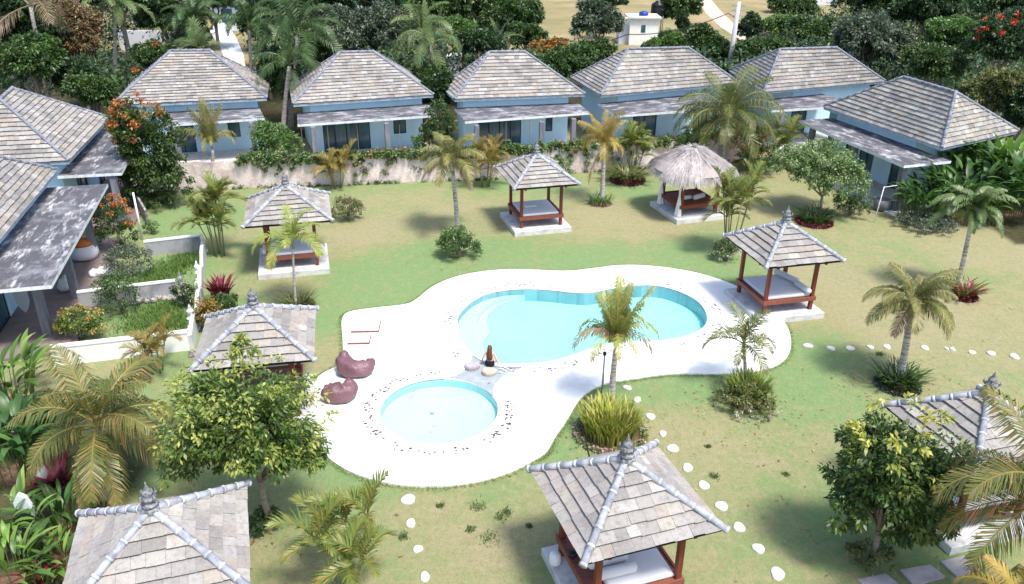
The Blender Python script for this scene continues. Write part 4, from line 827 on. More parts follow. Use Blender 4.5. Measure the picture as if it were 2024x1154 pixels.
# ================================================================ SEATED WOMAN
def woman():
    a=un(968,722,DZ-.02); t_rz=-.18
    J={};E=[]
    def j(n,p,r,par=None):
        J[n]=(p,r,len(J)); 
        if par: E.append((J[par][2],J[n][2]))
    j('pel',(0,0,.11),(.155,.115)); j('waist',(0,.0,.24),(.115,.085),'pel'); j('chest',(0,.01,.40),(.145,.095),'waist'); j('sh',(0,.015,.50),(.11,.07),'chest'); j('neck',(0,.02,.57),(.045,.045),'sh'); j('head0',(0,.03,.65),(.075,.09),'neck'); j('head1',(0,.035,.73),(.078,.095),'head0'); j('head2',(0,.035,.79),(.05,.06),'head1')
    for s,n in((-1,'l'),(1,'r')):
        j(n+'hip',(s*.09,.05,.10),(.095,.09),'pel'); j(n+'kn',(s*.11,.44,.09),(.062,.062),n+'hip'); j(n+'cf',(s*.11,.50,-.10),(.052,.055),n+'kn'); j(n+'an',(s*.11,.50,-.34),(.034,.034),n+'cf'); j(n+'ft',(s*.12,.62,-.39),(.035,.025),n+'an')
        j(n+'sho',(s*.155,.01,.495),(.048,.048),'sh'); j(n+'el',(s*.25,-.03,.29),(.036,.036),n+'sho'); j(n+'wr',(s*.30,.05,.07),(.024,.022),n+'el'); j(n+'pa',(s*.31,.09,.035),(.034,.016),n+'wr')
        for k,(dx,dy) in enumerate(((-.028,.07),(-.010,.085),(.008,.08),(.025,.065))):
            j(n+'f%d'%k,(s*.31+dx*.8,.09+dy*.5,.03),(.009,.009),n+'pa'); j(n+'g%d'%k,(s*.31+dx,.09+dy,.012),(.008,.008),n+'f%d'%k)
        j(n+'t1',(s*.31-s*.045,.10,.02),(.010,.010),n+'wr'); j(n+'t2',(s*.31-s*.06,.125,.012),(.008,.008),n+'t1')
    me=bpy.data.meshes.new('person'); me.from_pydata([v[0] for v in J.values()],E,[])
    o=bpy.data.objects.new('person',me); C.objects.link(o); me.materials.append(M['skin'])
    md=o.modifiers.new('skin','SKIN'); md.use_smooth_shade=True; sub=o.modifiers.new('sub','SUBSURF'); sub.levels=1; sub.render_levels=2
    for v,d in zip(J.values(),me.skin_vertices[0].data): d.radius=v[1]
    me.skin_vertices[0].data[0].use_root=True
    o.location=a; o.rotation_euler=(0,0,t_rz); o.scale=(.97,.97,.97)
    tag(o,'woman with long red brown hair in black swimwear sitting on the pool edge','person')
    mb=MB(); rr=random.Random(4)
    rings=[(.815,.035,.03,.05),(.80,.065,.03,.085),(.75,.088,.02,.105),(.68,.092,.0,.10),(.60,.09,-.035,.075),(.50,.105,-.055,.06),(.40,.115,-.065,.05),(.31,.105,-.06,.042),(.26,.07,-.055,.03)]
    n_=20; vs=[]
    for z,w_,cy,d_ in rings:
        for m_ in range(n_):
            an=6.283*m_/n_; k=1+.06*math.sin(an*7+z*9); vs.append((w_*math.cos(an)*k,cy+d_*math.sin(an)*k*(.75 if math.sin(an)>0 and z>.55 else 1)-(.0 if z<.62 else .012),z))
    mb.add(vs,[(i*n_+m_,(i+1)*n_+m_,(i+1)*n_+(m_+1)%n_,i*n_+(m_+1)%n_) for i in range(len(rings)-1) for m_ in range(n_)]+[tuple(range(n_)),tuple((len(rings)-1)*n_+m_ for m_ in range(n_-1,-1,-1))])
    mb.build('hair',M['hair'],o,True)
    mb=MB(); vs=[]; rings=[(.02,.165,.13),(.09,.182,.142),(.17,.165,.128),(.225,.140,.108)]
    for z,w_,d_ in rings:
        for m_ in range(n_):
            an=6.283*m_/n_; vs.append((w_*math.cos(an),d_*math.sin(an)+.005,z))
    mb.add(vs,[(i*n_+m_,i*n_+(m_+1)%n_,(i+1)*n_+(m_+1)%n_,(i+1)*n_+m_) for i in range(len(rings)-1) for m_ in range(n_)]); mb.build('swimwear',M['swim'],o,True)
    # face
    mb=MB(); mb.tube([(0,.125,.70),(0,.145,.675),(0,.13,.668)],[.008,.014,.012],6); mb.build('nose',M['skin'],o,True)
    for s in(-1,1):
        mb=MB(); mb.lathe([(.004,-.008),(.011,0),(.004,.008)],8,(s*.03,.115,.715)); mb.build('eye',M['black'],o,True)
    mb=MB(); mb.tube([(-.02,.118,.645),(0,.126,.643),(.02,.118,.645)],[.003,.006,.003],6); mb.build('mouth',M['orange'],o,True)
woman()
# ================================================================ VEGETATION ENGINE
def nrm(a): return a/np.maximum(np.linalg.norm(a,axis=-1,keepdims=True),1e-9)
def leafset(cl,n,size,cols,spread,out=.6,droop=.25,asp=.42,seed=0):
    """cl: (k,4) clump centres + radius, crown centre c0. returns V,F,col"""
    rs=np.random.RandomState(seed+5); cl=np.asarray(cl); k=len(cl); idx=rs.randint(0,k,n)
    g=rs.normal(0,1,(n,3)); g=nrm(g)*(rs.rand(n,1)**.45)
    P=cl[idx,:3]+g*cl[idx,3:4]*np.array([1,1,.8])
    c0=cl[:,:3].mean(0); o=nrm(P-c0+1e-6)
    D=nrm(out*o+nrm(rs.normal(0,1,(n,3)))*.75+g*.5+np.array([0,0,-droop]))
    N=nrm(np.cross(D,nrm(rs.normal(0,1,(n,3))+np.array([0,0,0.01]))))
    # prefer faces that look up
    N=np.where((N[:,2:3]<0),-N,N); N=nrm(N+np.array([0,0,.7])); S=nrm(np.cross(D,N)); N=np.cross(S,D)
    L=size*(.7+.6*rs.rand(n,1)); W=L*asp
    a=P; tip=P+D*L-np.array([0,0,1])*L*.12; m=P+D*L*.5+N*L*.05
    V=np.stack([a,m+S*W*.5,tip,m-S*W*.5],1).reshape(-1,3)
    F=np.arange(4*n).reshape(n,4)
    cols=np.asarray(cols); cc=rs.choice(len(cols),k); ci=np.where(rs.rand(n)<.55,cc[idx],rs.choice(len(cols),n))
    C_=cols[ci]*(.75+.5*rs.rand(n,1))
    return V,F,C_
def clumps(blobs,k,fr=.34,seed=0,base=.55):
    rs=np.random.RandomState(seed); out=[]
    wt=np.array([b[3]*b[4]*b[5] for b in blobs])**.67; wt/=wt.sum()
    for i in range(k):
        b=blobs[rs.choice(len(blobs),p=wt)]; d=nrm(rs.normal(0,1,3)); 
        if d[2]<-.45: d[2]*=-1
        r=base+(1.02-base)*rs.rand(); rad=fr*min(b[3],b[4],b[5])*(.6+.8*rs.rand())
        out.append((b[0]+d[0]*b[3]*r,b[1]+d[1]*b[4]*r,b[2]+d[2]*b[5]*r,rad))
    return out
G_={'dark':[(.032,.070,.022),(.05,.10,.032),(.075,.135,.045),(.038,.065,.035)],
 'mid':[(.05,.10,.025),(.075,.14,.032),(.035,.075,.02),(.10,.16,.045)],
 'bright':[(.09,.19,.035),(.13,.24,.05),(.06,.13,.03),(.16,.25,.08)],
 'grey':[(.07,.10,.06),(.11,.15,.09),(.045,.075,.04),(.16,.19,.13)],
 'yel':[(.10,.17,.03),(.13,.20,.035),(.16,.22,.04),(.055,.11,.025),(.24,.29,.055),(.08,.14,.03)],
 'dkyel':[(.05,.10,.022),(.07,.13,.028),(.10,.16,.035),(.04,.08,.02),(.20,.24,.055),(.08,.14,.03)],
 'brown':[(.22,.14,.07),(.30,.20,.10),(.14,.10,.05),(.10,.11,.04)],
 'orange':[(.45,.17,.03),(.50,.26,.05),(.12,.13,.03),(.30,.12,.03)],
 'redtip':[(.055,.115,.025),(.08,.12,.025),(.03,.065,.018),(.06,.10,.022)],
 'croton':[(.30,.22,.05),(.10,.13,.03),(.38,.18,.05),(.14,.17,.04)],
 'frang':[(.22,.30,.12),(.14,.24,.07),(.32,.38,.18),(.10,.18,.05)],
 'olive':[(.15,.17,.05),(.22,.22,.08),(.10,.13,.04)],
 'maroon':[(.16,.02,.035),(.24,.03,.05),(.10,.02,.03)],
 'flower':[(.42,.36,.10),(.30,.30,.08)]}
def crown_mesh(name,blobs,k,n,size,pal,seed,fr=.34,base=.55,asp=.42,extra=None,droop=.25):
    V,F,Cc=leafset(clumps(blobs,k,fr,seed,base),n,size,G_[pal],0,seed=seed,asp=asp,droop=droop)
    if extra:
        for (eb,ek,en,es,ep,ef) in extra:
            v,f,c=leafset(clumps(eb,ek,ef,seed+9,.9),en,es,G_[ep] if isinstance(ep,str) else ep,0,seed=seed+9,asp=asp)
            F=np.vstack([F,f+len(V)]); V=np.vstack([V,v]); Cc=np.vstack([Cc,c])
    return quads_mesh(name,V,F,Cc,M['leaf'])
def limbs(mb,base,tops,r0,rs,mid=None,bend=.15):
    base=Vector(base)
    for i,tp in enumerate(tops):
        tp=Vector(tp); f=mid if mid is not None else base
        p=[f,f+(tp-f)*.35+Vector((rs.uniform(-bend,bend),rs.uniform(-bend,bend),.1)),f+(tp-f)*.7+Vector((rs.uniform(-bend,bend),rs.uniform(-bend,bend),.1)),tp]
        mb.tube(p,[r0*.6,r0*.42,r0*.26,r0*.08],6)
def tree(name,label,cat,u,v,Y,rx,ry,pal,dens=1.0,size=.34,seed=1,group=None,base=None,nb=5,extra=None,fr=.34,trunk_r=None,asp=.45,kbase=.55,deep=1.0,hr=(-.35,.5)):
    """crown centre at photo pixel (u,v), on the plane y=Y; rx, ry are photo pixels"""
    c=atY(u,v,Y); s=pxm(c); RX=rx/s; RZ=ry/s/.93; RY=RX*.9*deep; rs=random.Random(seed)
    c.z=max(c.z,RZ*.45); bx=(base[0],base[1]) if base else (c.x+rs.uniform(-.3,.3),Y)
    t=thing(name,label,cat,(bx[0],bx[1],0),0,group); o=Vector((c.x-bx[0],c.y-bx[1],c.z))
    bl=[(o.x,o.y,o.z,RX*.72,RY*.72,RZ*.72),(o.x,o.y,o.z-RZ*.1,RX*.45,RY*.45,RZ*.5)]
    for i in range(nb):
        a=6.283*i/nb+rs.random(); h=rs.uniform(*hr) if hr[0]>-.5 else hr[0]+(hr[1]-hr[0])*((i*.618)%1); k=rs.uniform(.40,.58)
        bl.append((o.x+math.cos(a)*RX*.52,o.y+math.sin(a)*RY*.52,o.z+h*RZ,RX*k,RY*k,RZ*k))
    n=int(dens*330*(RX*RZ*3.3)/(size*size)*.33); n=max(500,min(n,20000)); k=int(30+n/75)
    ex=extra(o,RX,RY,RZ) if extra else None
    link('crown',crown_mesh('crown',bl,k,n,size,pal,seed,fr,kbase,asp,ex),t)
    mb=MB(); tr=trunk_r or max(.06,RX*.07); fork=Vector((o.x*.35,o.y*.35,max(.35,(o.z-RZ)*.75+.3)))
    mb.tube([(0,0,-.1),(0,0,.1),fork*.5+Vector((rs.uniform(-.05,.05),0,0)),fork],[tr*1.25,tr,tr*.85,tr*.75],8)
    tops=[(b[0],b[1],b[2]+b[5]*.2) for b in bl[:6]]; limbs(mb,(0,0,0),tops,tr,rs,fork,.15*RX)
    mb.build('trunk',M['bark'],t,True)
    return t
# ---- palm fronds (baked meshes, turned about the vertical for each palm)
def frond(name,L,nl,ll,lw,e0,bend,colf,seed,stem=.02,vee=.25,droop=.5,fwd=.55,two=False,bare=.14):
    rs=np.random.RandomState(seed); mb=MB(); pts=[];a=math.radians(e0); b=math.radians(bend); N=14; p=Vector((0,0,0))
    for i in range(N+1):
        pts.append(p.copy()); t=i/N; ang=a-b*t**1.2; p=p+Vector((math.cos(ang),0,math.sin(ang)))*L/N
    sw=rs.normal(0,.05)*L; pts=[q+Vector((0,sw*(i/N)**2,0)) for i,q in enumerate(pts)]
    mb.tube(pts,[stem*(1-.85*i/N)+.003 for i in range(N+1)],4,colf(.0,rs,True))
    for i in range(nl):
        t=bare+(1-bare)*(i+.5)/nl; fi=t*N; k=min(N-1,int(fi)); q=pts[k].lerp(pts[k+1],fi-k); d=(pts[k+1]-pts[k]).normalized()
        upv=Vector((0,1,0)).cross(d); 
        if upv.z<0 and e0>-10: upv=-upv
        prof=math.sin(math.pi*min(1,(t*.86+.12)))**.55
        for s in(-1,1):
            l=ll*prof*(.85+.3*rs.rand()); f=fwd+.35*t+rs.normal(0,.06)
            vv=vee+rs.normal(0,.10)
            sd=(Vector((0,s,0))*(1-abs(f)*.4)+d*f+upv*vv).normalized(); w=lw*(.8+.4*rs.rand())
            m=q+sd*l*.55; sd2=(sd+Vector((0,0,-droop*(1+.4*rs.rand())))).normalized(); e=m+sd2*l*.5
            wv=d*w*.5; c=colf(t,rs,False)
            mb.add([q-wv*.6,q+wv*.6,m+wv,m-wv,e],[(0,1,2,3),(3,2,4)],c)
    me_o=mb.build(name,M['leaf']); me=me_o.data; bpy.data.objects.remove(me_o); return me
def cf(base,tip,dry,pd,stemc):
    def f(t,rs,stem):
        if stem: return stemc
        k=min(1,t*1.1); c=[base[i]*(1-k)+tip[i]*k for i in range(3)]
        if rs.rand()<pd: c=dry
        g=.8+.4*rs.rand(); return tuple(min(.9,x*g) for x in c)
    return f
CF={'tall':cf((.20,.26,.045),(.42,.42,.11),(.44,.36,.20),.14,(.40,.38,.12)),
 'cocogrn':cf((.09,.13,.03),(.20,.20,.055),(.40,.24,.09),.13,(.34,.27,.07)),
 'coco':cf((.085,.13,.03),(.15,.18,.05),(.28,.22,.09),.10,(.30,.27,.08)),
 'cocoyel':cf((.28,.26,.05),(.46,.34,.09),(.50,.32,.13),.25,(.50,.36,.07)),
 'cocomix':cf((.13,.17,.045),(.26,.25,.08),(.40,.31,.15),.16,(.36,.31,.10)),
 'young':cf((.16,.25,.035),(.34,.38,.08),(.40,.34,.10),.08,(.30,.34,.08)),
 'fox':cf((.045,.095,.025),(.07,.13,.035),(.12,.14,.05),.05,(.10,.13,.05)),
 'foxlight':cf((.10,.17,.045),(.16,.23,.08),(.20,.20,.09),.08,(.16,.18,.07)),
 'areca':cf((.10,.17,.03),(.20,.24,.05),(.34,.24,.06),.12,(.28,.26,.06)),
 'arecaor':cf((.11,.17,.03),(.28,.22,.05),(.42,.21,.07),.20,(.38,.28,.06)),
 'drybrown':cf((.28,.20,.11),(.34,.25,.15),(.20,.14,.08),.2,(.34,.26,.16)),
 'cycad':cf((.12,.20,.03),(.24,.28,.06),(.30,.26,.08),.06,(.22,.24,.06))}
def fset(kind,spec):
    out=[]
    for i,(e0,bend) in enumerate(spec['arc']):
        out.append(frond('frond',spec['L'],spec['n'],spec['ll'],spec['lw'],e0,bend,CF[spec['c']],100+i+hash(kind)%7*0,stem=spec.get('stem',.02),vee=spec.get('vee',.25),droop=spec.get('droop',.5),fwd=spec.get('fwd',.55)))
    return out
FS={}
def getf(c,L,style):
    key=(c,round(L*2)/2,style)
    if key not in FS:
        L=key[1]; 
        sp={'coco':dict(arc=[(82,40),(68,80),(50,95),(32,95),(12,80),(-12,55)],n=50,ll=.32*L,lw=.046,droop=.75,vee=.10,fwd=.55),
            'wind':dict(arc=[(86,12),(80,28),(72,60),(66,140),(55,165),(-50,35)],n=44,ll=.30*L,lw=.032,droop=1.1,vee=.0,fwd=.6),
            'tuft':dict(arc=[(88,8),(85,16),(80,30),(84,150),(86,175)],n=46,ll=.22*L,lw=.036,droop=1.2,vee=.0,fwd=.62),
            'droop':dict(arc=[(78,70),(60,105),(42,115),(26,105),(8,85),(-14,60)],n=70,ll=.30*L,lw=.037,droop=1.1,vee=.0,fwd=.5),
            'fox':dict(arc=[(75,80),(60,110),(45,115),(25,110),(5,85)],n=62,ll=.24*L,lw=.055,droop=.8,vee=.35,fwd=.35),
            'areca':dict(arc=[(82,40),(70,80),(58,100),(42,100),(20,70)],n=24,ll=.36*L,lw=.045,droop=.35,vee=.40,fwd=.75),
            'young':dict(arc=[(80,60),(64,110),(48,125),(30,110),(10,80)],n=28,ll=.30*L,lw=.05,droop=.45,vee=.30,fwd=.5),
            'hang':dict(arc=[(86,15),(70,150),(60,160),(30,120),(-40,40)],n=46,ll=.24*L,lw=.042,droop=1.6,vee=-.1,fwd=.4),
            'cycad':dict(arc=[(75,40),(55,70),(38,75),(20,60)],n=30,ll=.16*L,lw=.028,droop=.2,vee=.5,fwd=.55)}[style]
        FS[key]=fset(style,dict(sp,L=L,c=c,stem=.012+.006*L))
    return FS[key]
def palm(label,u,v,cu,cv,n,L,style,c,tr=.11,seed=1,group=None,name='palm_tree',Y=None,heads=None,low=.85,parts=True,jit=.18,nosway=False,dead=0,cat='palm tree'):
    rs=random.Random(seed); b=un(u,v) if Y is None else Vector((atY(u,v,Y).x,Y,0)); top=atY(cu,cv,b.y); 
    t=thing(name,label,cat,b,0,group); tp=top-b
    mb=MB(); N=9; P=[];Rr=[]
    for i in range(N+1):
        s_=i/N; P.append((tp.x*s_**1.3,0,max(0,tp.z)*s_-.03)); Rr.append(tr*(1.35-.45*s_ if i==0 else 1.0-.35*s_)*(1+.06*(i%2)))
    mb.tube(P,Rr,9); mb.build('trunk',M['palmbark'],t,True)
    if style in('areca','young','fox'):
        mb=MB(); mb.tube([tp-Vector((0,0,.25)),tp+Vector((0,0,.05)),tp+Vector((0,0,.35))],[tr*.75,tr*.8,tr*.3],8,(.2,.26,.08)); mb.build('crownshaft',M['petal'],t,True)
    ms=getf(c,L,style); k=len(ms); md=getf('drybrown',L,style) if dead else None
    for i in range(n):
        s_=i/max(1,n-1); m=ms[min(k-1,int(s_*k*low+rs.random()*.5))]
        if dead and i>=n-dead: m=md[-1 if rs.random()<.5 else -2]
        az=i*2.39996+rs.uniform(-.25,.25); o=link('frond',m,t); o.location=tp+Vector((0,0,.05)); sc=L/ (round(L*2)/2)*(1+rs.uniform(-jit,jit)); o.scale=(sc,sc,sc); o.rotation_euler=(rs.uniform(-.12,.12),rs.uniform(-.08,.12),az)
    return t
def areca(label,u,v,stems,h,L,c,spread=.35,seed=1,nf=6,group=None,name='areca_palm',Y=None,h2=None,cat='palm clump'):
    rs=random.Random(seed); b=un(u,v) if Y is None else Vector((atY(u,v,Y).x,Y,0)); t=thing(name,label,cat,b,0,group); ms=getf(c,L,'areca')
    for k in range(stems):
        a=6.283*k/stems+rs.random(); hh=h*(rs.uniform(.55,1.0) if k else 1.0); r0=spread*.5; r1=spread*(1.0+hh*.25)*rs.uniform(.4,1.2)
        p0=Vector((math.cos(a)*r0,math.sin(a)*r0,-.03)); p1=Vector((math.cos(a)*r1,math.sin(a)*r1,hh)); mb=MB()
        mb.tube([p0,p0.lerp(p1,.5)+Vector((0,0,.05)),p1],[.035,.03,.026],6,(.30,.30,.14)); mb.build('stem',M['petal'],t,True)
        for i in range(nf):
            m=ms[min(len(ms)-1,int(i/nf*len(ms)))]; o=link('frond',m,t); o.location=p1; sc=rs.uniform(.75,1.15)*L/(round(L*2)/2); o.scale=(sc,sc,sc); o.rotation_euler=(rs.uniform(-.1,.1),rs.uniform(-.1,.1),i*2.4+rs.random())
    return t
def blades_mesh(n,r,h,w,cols,seed,lean=.5,curl=.5,name='blades'):
    rs=np.random.RandomState(seed); th=rs.rand(n)*6.283; rr=r*np.sqrt(rs.rand(n)); P=np.stack([rr*np.cos(th),rr*np.sin(th),np.zeros(n)],-1)
    ta=th+rs.normal(0,.8,n); ln=lean*(rr/r*.9+.25+.3*rs.rand(n)); H=h*(.6+.5*rs.rand(n)); d=np.stack([np.cos(ta),np.sin(ta),np.zeros(n)],-1); s=np.stack([-np.sin(ta),np.cos(ta),np.zeros(n)],-1)
    W=w*(.7+.6*rs.rand(n)); up=np.array([0,0,1.])
    q=lambda f,wd:(P+d*(ln*H*f**2*(1+curl*f))[:,None]+up*(H*(f-curl*.30*f**3))[:,None],s*(W*wd/2)[:,None])
    r0=q(0,.6);r1=q(.5,1.);r2=q(.85,.7);r3=q(1.,.08)
    V=np.stack([r0[0]-r0[1],r0[0]+r0[1],r1[0]+r1[1],r1[0]-r1[1],r2[0]+r2[1],r2[0]-r2[1],r3[0]+r3[1],r3[0]-r3[1]],1).reshape(-1,3)
    b=(np.arange(n)*8)[:,None]; F=np.concatenate([b+np.array([0,1,2,3]),b+np.array([3,2,4,5]),b+np.array([5,4,6,7])]); cols=np.asarray(cols); c=cols[rs.choice(len(cols),n)]*(.75+.5*rs.rand(n,1)); c=np.concatenate([c,c,c])
    return quads_mesh(name,V,F,c,M['leaf'])
def clump(name,label,u,v,rpx,h,pal,n=160,w=.035,seed=1,lean=.5,curl=.5,skirt_=None,flowers=None,cat='plant',group=None,Y=None):
    b=un(u,v) if Y is None else Vector((atY(u,v,Y).x,Y,0)); r=rpx/pxm(b); cols=G_[pal] if isinstance(pal,str) else pal
    t=thing(name,label,cat,b,0,group); link('blades',blades_mesh(n,r*.75,h,w,cols,seed,lean,curl),t)
    if skirt_:   # ring of low ground cover
        pal2,rr,hh=skirt_; cl=[(math.cos(a)*r*rr,math.sin(a)*r*rr,hh*.45,hh*.6) for a in np.linspace(0,6.28,60)]
        V,F,Cc=leafset(cl,1500,.09,G_[pal2] if isinstance(pal2,str) else pal2,0,seed=seed+3,asp=.6); link('skirt',quads_mesh('skirt',V,F,Cc,M['leaf']),t)
    mb=MB(); mb.lathe([(r*.95,-.02),(r*.9,.02),(r*.4,.06)],16); mb.build('soil',M['soil'],t)
    return t
def shrub(name,label,u,v,rx,ry,pal,size=.11,n=1500,seed=1,Y=None,extra=None,cat='shrub',group=None,asp=.45,fr=.36,k=60,flat=1.0,kb=.6,stems=True):
    b=un(u,v) if Y is None else Vector((atY(u,v,Y).x,Y,0)); s=pxm(b); RX=rx/s; RZ=ry/s/.93; t=thing(name,label,cat,b,0,group); rs=random.Random(seed)
    bl=[(0,0,RZ,RX*.8,RX*.7*flat,RZ*.95)]+[(math.cos(a)*RX*.5,math.sin(a)*RX*.45*flat,RZ*rs.uniform(.6,1.2),RX*.5,RX*.45*flat,RZ*.65) for a in (.3,1.7,2.9,4.1,5.4)]
    ex=extra((0,0,RZ),RX,RX*.8,RZ) if extra else None
    link('foliage',crown_mesh('foliage',bl,k,n,size,pal,seed,fr,kb,asp,ex),t)
    if stems:
        mb=MB(); limbs(mb,(0,0,-.05),[(q[0],q[1],q[2]*.9) for q in bl],.05+RX*.03,rs); mb.build('stem',M['bark'],t,True)
    return t
def paddle_mesh(n,h,L,w,cols,seed,r=.5,lean=.55,name='leaves'):
    rs=random.Random(seed); mb=MB()
    for i in range(n):
        a=rs.random()*6.283; rr=r*math.sqrt(rs.random()); b=Vector((rr*math.cos(a),rr*math.sin(a),0)); a2=a+rs.uniform(-.9,.9); d=Vector((math.cos(a2),math.sin(a2),0)); s=Vector((-d.y,d.x,0))
        hh=h*rs.uniform(.35,1); ln=lean*rs.uniform(.3,1.2); c=rs.choice(cols); g=rs.uniform(.75,1.3); c=tuple(x*g for x in c); l=L*rs.uniform(.7,1.15); ww=w*rs.uniform(.8,1.2)
        p=b+Vector((0,0,hh))+d*ln*hh*.35; mb.tube([b,b.lerp(p,.5)+Vector((0,0,.03)),p],[.018,.014,.010],4,(.12,.18,.05),caps=False)
        el=math.radians(rs.uniform(35,80)); bd=math.radians(rs.uniform(40,95)); pts=[p]; q=p.copy()
        for k in range(6): an=el-bd*k/6; q=q+(d*math.cos(an)+Vector((0,0,math.sin(an))))*l/6; pts.append(q.copy())
        prof=[.25,.8,1,.95,.75,.42,.04]; vs=[]
        for k,q in enumerate(pts):
            t_=(pts[min(6,k+1)]-pts[max(0,k-1)]).normalized(); up=s.cross(t_); up=up if up.z>0 else -up
            vs+=[q+s*ww*.5*prof[k]+up*ww*.12*prof[k],q,q-s*ww*.5*prof[k]+up*ww*.12*prof[k]]
        fs=[]
        for k in range(6): fs+=[(3*k,3*k+1,3*k+4,3*k+3),(3*k+1,3*k+2,3*k+5,3*k+4)]
        mb.add(vs,fs,c)
    o=mb.build(name,M['leaf'],None,True); me=o.data; bpy.data.objects.remove(o); return me
def broad(name,label,u,v,n,h,L,w,pal,seed,r=.5,lean=.55,cat='plant',group=None,Y=None):
    b=un(u,v) if Y is None else Vector((atY(u,v,Y).x,Y,0)); t=thing(name,label,cat,b,0,group); link('leaves',paddle_mesh(n,h,L,w,G_[pal] if isinstance(pal,str) else pal,seed,r,lean),t); mb=MB(); mb.lathe([(r*.8,-.02),(r*.6,.04),(r*.2,.07)],10); mb.build('soil',M['soil'],t); return t
# ================================================================ PLANTS ON THE LAWN
palm('tall thin palm with upswept ragged fronds standing before the middle of the pool',1207,800,1216,695,28,2.0,'tuft','tall',.12,3,low=1.0,dead=4)
palm('palm with grey trunk rising from a round bush, left of the far gazebo',905,462,893,318,20,1.85,'droop','cocomix',.12,8,dead=3)
palm('golden yellow palm between the far gazebo and the thatched one',1190,398,1194,292,18,1.9,'wind','cocoyel',.13,5)
palm('drooping palm before the stone wall beside the red tipped tree',424,366,420,296,18,2.4,'tuft','cocomix',.13,6,low=.95,dead=1)
palm('large dark green coconut palm behind the thatched gazebo',1428,330,1438,232,26,3.3,'droop','coco',.17,7)
palm('slender foxtail palm with a bare trunk near the right edge',1890,578,1924,418,20,1.65,'fox','foxlight',.11,9)
palm('coconut palm standing in a grass clump on the right lawn',1778,752,1803,600,22,1.75,'droop','cocomix',.13,10,dead=3)
palm('short young palm growing out of the round planting right of the pool',1473,760,1470,682,11,1.35,'young','coco',.07,12)
palm('slim bright green young palm in front of the left gazebo',585,606,578,480,10,1.65,'young','young',.055,13,low=.8)
palm('large coconut palm at the lower left with wide drooping yellow fronds',205,985,192,846,20,2.45,'droop','cocogrn',.15,15,low=1.0,dead=1)
palm('big coconut palm leaning in at the right edge beside the last gazebo',2062,1240,2062,990,20,2.5,'droop','cocogrn',.18,16,low=1.0)
palm('yellow leaved palm whose fronds enter at the lower right corner',2030,1400,2016,1215,12,1.5,'droop','cocoyel',.13,17,low=1.0)
areca('tall multi stemmed areca palm between the thatched gazebo and the deck gazebo',1442,500,8,3.1,1.25,'areca',.40,21,6)
areca('areca palm clump at the corner of the terraces, left of the left gazebo',436,505,8,2.7,1.2,'areca',.42,22,6)
areca('orange tinged areca palm cut by the bottom edge left of centre',690,1175,6,1.75,1.15,'areca',.45,23,5)
areca('areca palm with orange fronds before the stone wall left of the far gazebo',960,368,7,1.9,1.3,'arecaor',.40,24,6)
areca('bushy areca palm before the stone wall behind the left gazebo',668,372,6,1.5,1.2,'arecaor',.40,25,5)
areca('low palm clump growing behind the golden palm along the wall',1250,345,6,2.0,1.2,'areca',.4,26,6)
areca('small red and green palm at the near corner of the terraces',310,735,5,1.0,.9,'arecaor',.35,27,5)
GC=[(.20,.27,.05),(.32,.36,.07),(.14,.22,.04),(.42,.40,.12)]
clump('grass_clump','big yellow green strappy clump around the tall palm before the pool',1206,858,66,1.0,[(.34,.38,.06),(.44,.44,.10),(.22,.30,.05),(.50,.46,.14)],900,.055,31,.22,.35,skirt_=([(.20,.24,.06),(.45,.30,.28),(.10,.14,.04)],.98,.22))
shrub('shrub','round clipped leafy bush around the foot of the palm left of the far gazebo',907,508,48,28,'mid',.09,4200,32,k=90,extra=lambda o,a,b,c:[([(o[0],o[1],o[2]*1.2,a*.7,b*.7,c)],20,500,.12,'bright',.3)])
clump('grass_clump','small spiky clump at the foot of the golden palm',1186,402,26,.55,'bright',170,.035,33)
clump('grass_clump','spiky green clump at the foot of the coconut palm on the right lawn',1773,762,40,.75,'mid',260,.05,34,.5,.6,skirt_=('grey',.95,.12))
clump('grass_clump','yellow green clump at the foot of the slim young palm',588,608,34,.62,'olive',230,.04,35,.5,.5,skirt_=('croton',.9,.15))
shrub('shrub','low leafy round border planting under the short palm right of the pool',1474,806,66,22,'olive',.09,3600,136,k=120,extra=lambda o,a,b,c:[([(o[0],o[1]-.1,o[2]*.5,a,b,c*.5)],30,420,.07,[(.5,.48,.42),(.42,.40,.34)],.2)],stems=False)
clump('plant','round planting of green blades with a low pale flowered border right of the pool',1474,790,44,.95,GC[:3],520,.05,36,.22,.5)
clump('plant','dark green round plant with a maroon skirt behind the deck gazebo',1609,440,30,.75,'mid',260,.05,37,.6,.6,skirt_=('maroon',1.05,.22))
clump('plant','fan leaved plant with a maroon skirt right of the golden palm',1240,358,28,1.1,'olive',200,.07,38,.7,.8,skirt_=('maroon',1.05,.28))
clump('plant','red leaved cordyline at the foot of the foxtail palm near the right edge',1905,588,20,.75,[(.25,.03,.05),(.30,.22,.05),(.14,.16,.04)],110,.07,39,.6,.5,skirt_=('maroon',.9,.2))
shrub('shrub','brownish green round bush behind the left gazebo',688,435,34,24,'olive',.10,2000,40,k=60,extra=lambda o,a,b,c:[([(o[0],o[1],o[2]*.9,a*.8,b*.7,c*.8)],14,500,.09,[(.16,.09,.07),(.11,.08,.05)],.3)])
shrub('shrub','bush with white flowers at the foot of the tall areca palm',1436,515,32,24,'mid',.09,1500,41,k=50,extra=lambda o,a,b,c:[([(o[0],o[1],o[2]*.6,a*.9,b*.9,c*.6)],16,220,.08,[(.6,.6,.52),(.5,.5,.4)],.25)])
clump('plant','crimson red cordyline beside the scalloped white wall',437,592,19,1.0,[(.17,.015,.03),(.10,.012,.02),(.25,.05,.07)],120,.09,42,.28,.5)
clump('plant','bright red cordyline at the lower left corner',84,1150,9,.50,[(.24,.02,.04),(.15,.02,.03),(.34,.08,.10)],40,.09,43,.7,.5)
